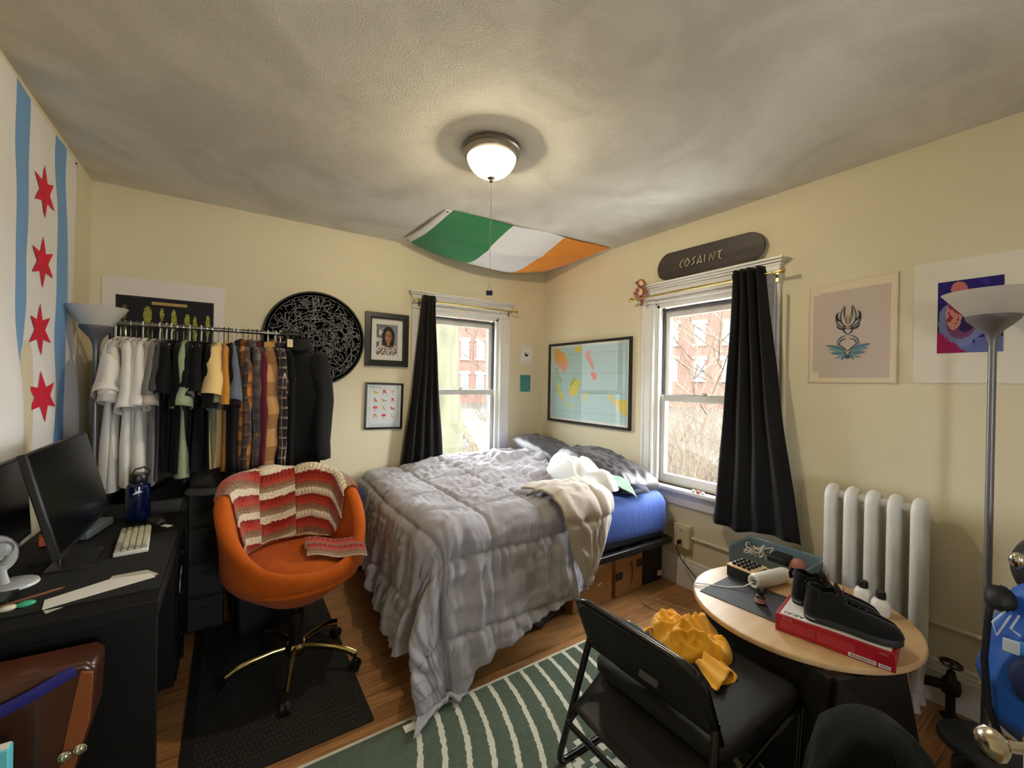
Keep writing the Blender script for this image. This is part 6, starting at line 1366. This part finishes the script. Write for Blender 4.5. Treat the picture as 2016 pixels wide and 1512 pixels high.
# shoes -------------------------------------------------------------
sh_m = M('black_suede', (17, 17, 18), r=.95, sheen=.08, spec=.25, bump=.15, bs=150); so_m = M('dark_rubber_sole', (30, 31, 33), r=.65)
def shoe(label, T):
    t = thing('high_top_shoe', label, 'shoe', tuple(T.translation), T.to_euler().z, 'black shoes on the box'); L_ = .285
    def hw(s): return lerpt(s, [(0, .0), (.02, .020), (.08, .034), (.25, .037), (.45, .040), (.65, .050), (.80, .049), (.92, .036), (.98, .018), (1, .0)])
    outl = [(s, 1) for s in [i/30 for i in range(31)]]+[(s, -1) for s in [1-i/30 for i in range(1, 30)]]
    def ring(z, gr, top=0, s0=0., s1=1.): return [((s0+(s1-s0)*s)*L_, sg*hw(s)*gr+(.006*sin(pi*s)), z+top*s) for s, sg in outl]
    b = MB(); n = len(outl); R_ = [ring(0, 1.0), ring(.004, 1.06), ring(.022, 1.06), ring(.026, 1.0)]
    b.add([p for r_ in R_ for p in r_], [(i*n+j, i*n+(j+1) % n, (i+1)*n+(j+1) % n, (i+1)*n+j) for i in range(3) for j in range(n)]+[tuple(range(n))[::-1], tuple(range(3*n, 4*n))]); b.build('sole', so_m, t, smooth=50, local=True)
    def upz(s): return lerpt(s, [(0, .130), (.10, .128), (.22, .118), (.32, .128), (.40, .112), (.50, .090), (.65, .082), (.80, .074), (.92, .064), (1, .042)])
    def up(u, v):
        s, sg = (u*2, 1) if u < .5 else (2-u*2, -1); H_ = upz(s)
        k = sst(.36, .62, s)
        w = hw(s)*(1-.25*v*(1-k))*(sqrt(max(0, 1-(v*.99)**3)) if k > 0 else 1)**k if k > 0 else hw(s)*(1-.22*v)
        z = .024+(H_-.024)*(v if k < .5 else v**.8)
        x = s*L_*(1-.02*v)+(.010*v*(1-k))*(1 if s < .15 else -.2)
        return (x, sg*max(.001, w)+.006*sin(pi*s), z)
    b = MB(); b.grid(up, 80, 14, wu=True); b.build('upper', sh_m, t, smooth=179, local=True, solid=.004)
    b = MB(); b.grid(lambda u, v: (.085+.055*v-.012+.02*(1-v), (u-.5)*.052*(1-.2*v)+.004, .155-.055*v-.010*(u*2-1)**2), 10, 10); b.build('tongue', sh_m, t, smooth=179, local=True, solid=.007)
    b = MB()
    for i in range(5):
        x = .100+i*.020; z = upz(x/L_)-.001+.004; b.tube([(x, -.022, z-.010), (x+.006, 0.004, z+.004), (x+.004, .030, z-.010)], .0022, 6)
    b.build('laces', bez_m, t, local=True)
    b = MB(); b.tube([(.003, .0, .132), (-.006, .0, .112), (-.002, .0, .09)], [(.008, .002)]*3, 8); b.build('pull_tab', sh_m, t, local=True)
    b = MB(); b.bx(.118, .120, -.014, .022, .126, .142); b.build('red_label', M('label_red', (150, 24, 40), r=.6), t, smooth=0, local=True)
    b = MB(); b.lathe([(0, .0)]+[(.0, .0)], (0, 0, 0), 3) if False else b.tube([(s*L_, hw(s)*1.07*sg+.006*sin(pi*s), .013) for s, sg in outl if s < .16], .002, 6); b.build('heel_stripe', M('heel_reflector', (150, 152, 156), r=.3), t, local=True)
    return t
ZB = TZ+.0015+BH+.0016
def TSH(p, a): return Matrix.Translation((p[0], p[1], ZB)) @ Matrix.Rotation(a, 4, 'Z')
shoe('black suede high-top shoe nearer the viewer on the red box', TSH((1.856, .718), rzb+.08))
shoe('black suede high-top shoe behind the nearer shoe on the red box', TSH((1.950, .800), rzb+.02))
for i, (x, y, lb) in enumerate(((2.300, .665, 'taller'), (2.280, .600, 'shorter'))):
    t = thing('squeeze_bottle', ('white bottle with a black cap behind the shoes, left of the other' if i == 0 else 'white bottle with a black cap behind the shoes, right of the other'), 'bottle', (x, y, TZ), 0, 'white bottles behind the shoes'); h = .085-.015*i
    MB().lathe([(0, TZ+.001), (.028, TZ+.001), (.032, TZ+.006), (.032, TZ+h-.02), (.024, TZ+h-.004), (.015, TZ+h), (0, TZ+h)], (x, y, 0), 24).build('bottle_body', M('glossy_white_plastic', (224, 224, 220)), t)
    MB().lathe([(.016, TZ+h), (.018, TZ+h+.003), (.017, TZ+h+.026), (.014, TZ+h+.029), (0, TZ+h+.029)], (x, y, 0), 20).build('cap', blk_pl, t)
bn = thing('storage_bin', 'smoky blue translucent bin with cords inside behind the round table', 'bin', (2.49, 1.10, 0))
bnm = bpy.data.materials.new('smoky_blue_acrylic'); bnm.use_nodes = True; q_ = bnm.node_tree.nodes['Principled BSDF']; q_.inputs['Base Color'].default_value = (*lin((112, 138, 148)), 1); q_.inputs['Roughness'].default_value = .3; q_.inputs['Alpha'].default_value = .62
b = MB(); rloft(b, 2.36, 2.62, .93, 1.29, [(.02, .30), (0, .31), (-.012, .535), (-.020, .545), (-.008, .54), (.006, .32), (.02, .31)], .03, 5, cap=False); b.add([(2.38, .95, .302), (2.60, .95, .302), (2.60, 1.27, .302), (2.38, 1.27, .302)], [(0, 1, 2, 3)]); b.build('bin_body', bnm, bn, smooth=40)
b = MB(); b.T = None
for x in (2.40, 2.58):
    for y in (.97, 1.25): b.bx(x-.012, x+.012, y-.012, y+.012, .002, .30)
b.bx(2.36, 2.62, .93, 1.29, .285, .2985); so = thing('low_stand', 'low white stand under the blue translucent bin', 'stand', (2.49, 1.10, 0)); b.build('top_and_legs', M('white_laminate', (206, 204, 198), r=.5), so)
b = MB(); R9 = random.Random(9)
for i in range(5):
    c0 = Vector((2.46+R9.uniform(-.03, .03), 1.19+R9.uniform(-.03, .03), .50+.012*i)); b.tube([tuple(c0+Vector((.04*cos(a), .045*sin(a)+.01*sin(a*3), .018*sin(a*2+i)))) for a in [j*2*pi/18 for j in range(18)]], .0028, 6, closed=True)
tag(b.build('coiled_cord', M('white_cord', (206, 198, 180), r=.5)), 'tangled white cord inside the left end of the blue bin', 'cord')
b = MB(); b.ball((2.49, 1.19, .40), (.08, .07, .09), 16, 10); tag(b.build('pouch', M('matte_black_board', (18, 18, 19)), smooth=179), 'dark pouch under the tangled cord inside the blue bin', 'pouch')
b = MB(); b.ball((2.50, 1.0, .47), (.06, .05, .075), 16, 10); tag(b.build('pink_pouch', M('dusty_pink', (170, 112, 100), r=.6), smooth=179), 'rounded dusty pink thing inside the right end of the blue bin', 'pouch')
b = MB(); b.bx(2.42, 2.53, 1.03, 1.12, .32, .545); tag(b.build('black_box', M('matte_black_board', (18, 18, 19)), bevel=.01), 'black box standing in the middle of the blue bin', 'box')
# cord loop on the floor
fc = MB(); fc.tube([(2.55, 1.45, .004), (2.50, 1.56, .004), (2.44, 1.68, .004), (2.40, 1.80, .004), (2.35, 1.86, .004), (2.29, 1.83, .004), (2.28, 1.74, .004), (2.34, 1.62, .004), (2.40, 1.50, .004), (2.44, 1.40, .004)], .003, 8)
tag(fc.build('charging_cable', M('beige_cord', (186, 150, 110), r=.5)), 'beige cord looped on the wooden floor beside the round table', 'cord')
# ------------------------------------------------------------------ folding chair
fcx = thing('folding_chair', 'black tubular folding chair seen from behind in the foreground', 'chair', (1.3, .92, 0)); tubm = M('gloss_black_tube', (14, 14, 15), r=.25, spec=.6); fab = M('black_chair_fabric', (27, 28, 30), r=.75, bump=.12, bs=120)
YL, YR_ = 1.175, .665
def arcpts(P_, n=6, r=.05):
    out = [Vector(P_[0])]
    for i in range(1, len(P_)-1):
        p, a, c = Vector(P_[i]), Vector(P_[i-1]), Vector(P_[i+1]); d1 = (a-p).normalized()*min(r, (a-p).length*.45); d2 = (c-p).normalized()*min(r, (c-p).length*.45)
        for k in range(n+1): t = k/n; out.append((1-t)**2*(p+d1)+2*t*(1-t)*p+t*t*(p+d2))
    out.append(Vector(P_[-1])); return out
for y, s in ((YL+.01, 1), (YR_-.02, -1)):
    MB().tube(arcpts([(1.165, y-.02*s, .49), (1.045, y+.025*s, .012), (1.50, y+.025*s, .012)], 6, .05), .0125, 12).build('leg', tubm, fcx)
    MB().tube([(1.075, y+.005*s, .17), (1.28, y, .30), (1.70, y-.01*s, .335)], .011, 12).build('seat_rail', tubm, fcx)
    MB().tube(arcpts([(1.68, y, .33), (1.60, y+.02*s, .16), (1.48, y+.024*s, .014)], 5, .04), .0115, 12).build('front_leg', tubm, fcx)
bf = arcpts([(1.165, YL-.01, .47), (1.085, YL-.01, .655), (1.085, YR_, .655), (1.185, YR_, .42)], 8, .075)
MB().tube(bf, .0135, 12).build('back_frame', tubm, fcx)
MB().cyl((1.075, YL+.01, .17), (1.075, YR_-.02, .17), .011, n=12).build('rear_stretcher', tubm, fcx)
def bk(u, v):
    z = .648-v*(.20+.05*sin(pi*u)); y = YL-.012-(YL-YR_-.012)*u; x = 1.083+.0+(.648-z)*.42+.035*sin(pi*u)*1.0
    return (x+.004*ns3(u*5, v*4), y, z)
bp2 = MB(); bp2.grid(bk, 30, 12); bpo = bp2.build('backrest', fab, fcx, smooth=179, solid=.016)
MB().box((1.172, .905, .470), (.002, .075, .022), R=Matrix.Rotation(.42, 3, 'Y')).build('maker_label', M('grey_label', (92, 94, 96), r=.5), bpo, smooth=0)
def seatf(u, v):
    x = 1.075+.63*u; y = YL-.005-(YL-YR_-.01)*v
    return (x, y, .245+.085*sst(0, .3, u)+.005*u-.022*sin(pi*v)*(1-.5*u)+.004*ns3(u*8, v*6))
MB_s = MB(); MB_s.grid(seatf, 26, 14); MB_s.build('seat_sling', M('black_vinyl_sling', (22, 22, 23), r=.5, bump=.15, bs=18), fcx, smooth=179, solid=.006)
cu = thing('seat_cushion', 'thick black cushion lying on the folding chair seat', 'cushion', (1.42, .92, .335))
b = MB(); rloft(b, 1.185, 1.705, .655, 1.185, [(.03, .337), (.006, .342), (0, .352), (0, .376), (.006, .386), (.03, .394), (.12, .400), (.22, .402)], .06, 8, wob=lambda p: (p[0]+.006*ns3(p[0]*5, p[1]*5), p[1]+.006*ns3(p[1]*5, p[0]*4, 3), p[2]+.007*ns3(p[0]*6, p[1]*9, 2) if p[2] > .37 else p[2])); b.build('cover', fab, cu, smooth=179)
ys = thing('yellow_shirt', 'crumpled mustard yellow shirt lying on the chair cushion', 'shirt', (1.56, 1.02, .40)); yel = M('mustard_jersey', (236, 172, 30), r=.85, sheen=.3, bump=.15, bs=40)
def ysf(u, v):
    a = v*2*pi; r = u; R_ = 1+.22*ns3(cos(a)*1.7+3, sin(a)*1.7)+.08*sin(a*4+1)
    lx, ly = r*R_*cos(a)*.165, r*R_*sin(a)*.165; e = max(0, 1-r**3.2)**.6
    z = .402+.085*e*(.75+.4*ns3(lx*6, ly*6, 4))+.035*e*(1-abs(ns3(lx*9+ly*5+1, ly*8, 2))*2.6)+.020*e*(.5-abs(ns3(lx*17-ly*9, ly*15, 7))*2.4)+.010*e*(.5-abs(ns3(lx*32, ly*26, 9))*2)
    return (1.575+lx+.02*ns3(lx*8, ly*8, 9)*r, 1.02+ly+.02*ns3(lx*8, ly*8, 5)*r, max(.403, z))
b = MB(); b.grid(ysf, 50, 110, wv=True); b.build('crumpled_body', yel, ys, smooth=179)
def sleev(u, v):
    a = u*2*pi; c = Vector((1.50, .91, .425)).lerp(Vector((1.455, .80, .412)), v); r_ = .035+.02*v
    return (c.x+r_*cos(a)*1.3, c.y+.01*sin(a*2), max(.402, c.z+r_*.45*sin(a)*(1-.5*v)+.006*sin(a*5+v*4)))
b = MB(); b.grid(sleev, 30, 14, wu=True); b.build('sleeve', yel, ys, smooth=179, solid=.002)
b = MB(); b.tube([(1.45+.05*cos(a), 1.10+.03*sin(a), .425+.012*sin(a)) for a in [i*pi/12 for i in range(24)]], .006, 8, closed=True); b.build('neckband', yel, ys)
# dark jacket bundle bottom right
jk = thing('jacket', 'dark olive jacket draped in a heap at the bottom right before the round table', 'jacket', (1.50, .38, 0)); jm = M('dark_olive_fleece', (12, 13, 10), r=.95, sheen=.03, spec=.15, bump=.25, bs=70)
def jf(u, v):
    a = u*2*pi; k = v
    w = lerpt(k, [(0, .0), (.05, .065), (.10, .095), (.22, .135), (.5, .165), (1, .20)]); z = .545-.50*k**1.35+.02*sin(a*2)*k
    f = 1+.14*sin(a*5+2*k)*sst(.1, .6, k)+.08*ns3(cos(a)*2, sin(a)*2, k*3)
    return (1.475+w*cos(a)*f*1.15-.03*k, .40+w*sin(a)*f*.85, z-.02*cos(a)*min(1, k*8)*(1-k))
b = MB(); b.grid(jf, 64, 40, wu=True); b.build('jacket_body', jm, jk, smooth=179, solid=.006)
b = MB(); b.tube([tuple(Vector(jf(.62+.02*sin(i), i/14))*1.0+Vector((-.004, -.006, .004))) for i in range(1, 14)], .006, 6); b.build('seam_piping', jm, jk)
sl_ = thing('low_stool', 'low black stool hidden under the dark olive jacket', 'stool', (1.47, .40, 0))
MB().lathe([(0, .40), (.10, .40), (.10, .43), (0, .43)], (1.47, .40, 0), 20).build('seat', blk_metal, sl_)
for a in (0, 2.1, 4.2): MB().cyl((1.47+.08*cos(a), .40+.08*sin(a), .40), (1.47+.11*cos(a), .40+.11*sin(a), .002), .012, n=10).build('leg', blk_metal, sl_)
# ------------------------------------------------------------------ right lamp, bag, helmet, door
torchiere('silver torchiere lamp with white bowl in front of the monoprint on the right', 2.55, .338, 1.845)
bgm = M('bright_blue_nylon', (30, 96, 190), r=.5, sheen=.15, c2=(24, 80, 168), ns=5, bump=.35, bs=14)
bk_ = thing('blue_backpack', 'bright blue backpack with black trim hanging at the right edge', 'backpack', (2.32, .16, .2))
def bgf(u, v):
    a = u*2*pi; k = v; w = 1.22*lerpt(k, [(0, .05), (.08, .085), (.3, .12), (.65, .145), (.88, .13), (1, .06)]); d = lerpt(k, [(0, .03), (.1, .06), (.5, .10), (.85, .10), (1, .04)])
    f = 1+.05*sin(a*6+k*9)+.05*ns3(cos(a)*2, sin(a)*2, k*5)
    return (2.285+d*cos(a)*f, .145+w*sin(a)*f, .80-k*.56)
b = MB(); b.grid(bgf, 48, 40, wu=True); b.add([tuple(bgf(j/24, 1)) for j in range(24)], [tuple(range(24))]); b.add([tuple(bgf(j/24, 0)) for j in range(24)], [tuple(range(24))]); b.build('main_body', bgm, bk_, smooth=179)
b = MB(); b.tube([(2.175, .225, .60), (2.165, .16, .615), (2.17, .06, .60)], [(.004, .022)]*3, 8, sq=(1, 0, 0)); b.build('hip_strap', M('light_blue_webbing', (58, 148, 226), r=.5), bk_)
b = MB(); b.box((2.168, .232, .600), (.012, .038, .044)); b.build('buckle', M('pale_buckle', (186, 196, 206), r=.3), bk_, bevel=.004)
b = MB(); b.ball((2.185, .175, .50), (.025, .065, .085), 16, 10); b.build('dark_pocket', M('navy_mesh', (14, 30, 72), r=.7), bk_, smooth=179)
b = MB(); b.tube([(2.21, .255, .78), (2.19, .285, .69), (2.195, .295, .52), (2.20, .285, .36), (2.22, .26, .26)], [(.004, .012)]*5, 8); b.build('side_strap', M('black_nylon', (17, 17, 18)), bk_)
b = MB(); b.tube([(2.19, .24, .72), (2.17, .275, .66), (2.168, .265, .62), (2.18, .235, .70)], .003, 6); b.tube([(2.20, .22, .70), (2.175, .235, .655), (2.18, .215, .64)], .0035, 6); b.build('cords', M('pale_cord', (190, 200, 214), r=.5), bk_)
b = MB(); b.ball((2.205, .262, .735), (.045, .040, .042), 18, 12); b.v = [tuple(Vector(p)+Vector((1, 1, 1))*.006*ns3(p[0]*40, p[1]*40, p[2]*40)) for p in b.v]; b.build('black_pouch', M('black_nylon', (17, 17, 18)), bk_, smooth=179)
hm_ = thing('helmet', 'black rounded helmet with a silver boss above the blue backpack', 'helmet', (2.35, .19, .84))
b = MB(); b.ball((2.36, .175, .83), (.10, .085, .115), 26, 16); b.build('shell', M('satin_black_plastic', (20, 20, 21)), hm_, smooth=179)
b = MB(); b.ball((2.262, .232, .865), (.016, .022, .028), 16, 10); b.build('silver_boss', M('polished_steel', (220, 216, 200)), hm_, smooth=179)
hk = thing('coat_stand', 'slim black stand holding the blue backpack and helmet', 'stand', (2.42, .12, 0))
b = MB(); b.cyl((2.42, .10, .02), (2.42, .10, .82), .012, n=12); b.tube([(2.42, .10, .80), (2.36, .13, .80), (2.33, .14, .83)], .008, 8); b.build('post', blk_metal, hk)
MB().lathe([(0, .002), (.12, .002), (.12, .012), (.02, .022), (0, .022)], (2.42, .10, 0), 28).build('base', blk_metal, hk)
dm = M('white_door_paint', (210, 208, 200), r=.45)
dr = struct(thing('door_1', None, None), 'white door standing open at the right edge of the view')
ang = radians(225); TD_ = Matrix.Translation((1.262, .118, 0)) @ Matrix.Rotation(ang, 4, 'Z')
b = MB(); b.T = TD_; b.bx(0, .76, .0, .036, .012, 2.03); b.build('door_leaf', dm, dr, bevel=.002)
b = MB(); b.T = TD_
for z0_, z1_ in ((.15, .85), (1.0, 1.9)): b.bx(.12, .64, -.004, .0, z0_, z1_)
b.build('door_panels', dm, dr, bevel=.003)
kn = M('worn_nickel', (196, 186, 164), r=.2, m=1)
b = MB(); b.T = TD_ @ Matrix.Translation((.022, .0, .785)) @ Matrix.Rotation(pi/2, 4, 'X'); b.lathe([(.020, 0), (.020, .004), (.010, .010), (.010, .045), (.020, .051), (.028, .061), (.029, .071), (.022, .081), (.010, .086), (0, .086)], (0, 0, 0), 28); b.build('door_knob', kn, dr)
bs = thing('black_shoes', 'black shoe on the floor beside the right lamp base', 'shoe', (2.36, .37, 0))
b = MB(); b.T = Matrix.Translation((2.30, .34, 0)) @ Matrix.Rotation(.35, 4, 'Z'); b.grid(lambda u, v: ((u-.5)*.27, .043*cos(pi*v)*sin(pi*min(1, max(0, u)))**.45 if 0 < u < 1 else 0, .004+(.085-.05*sst(.4, .8, u))*sin(pi*v)*sin(pi*u)**.4 if 0 < u < 1 else .004), 30, 16); b.build('upper', sh_m, bs, smooth=179)
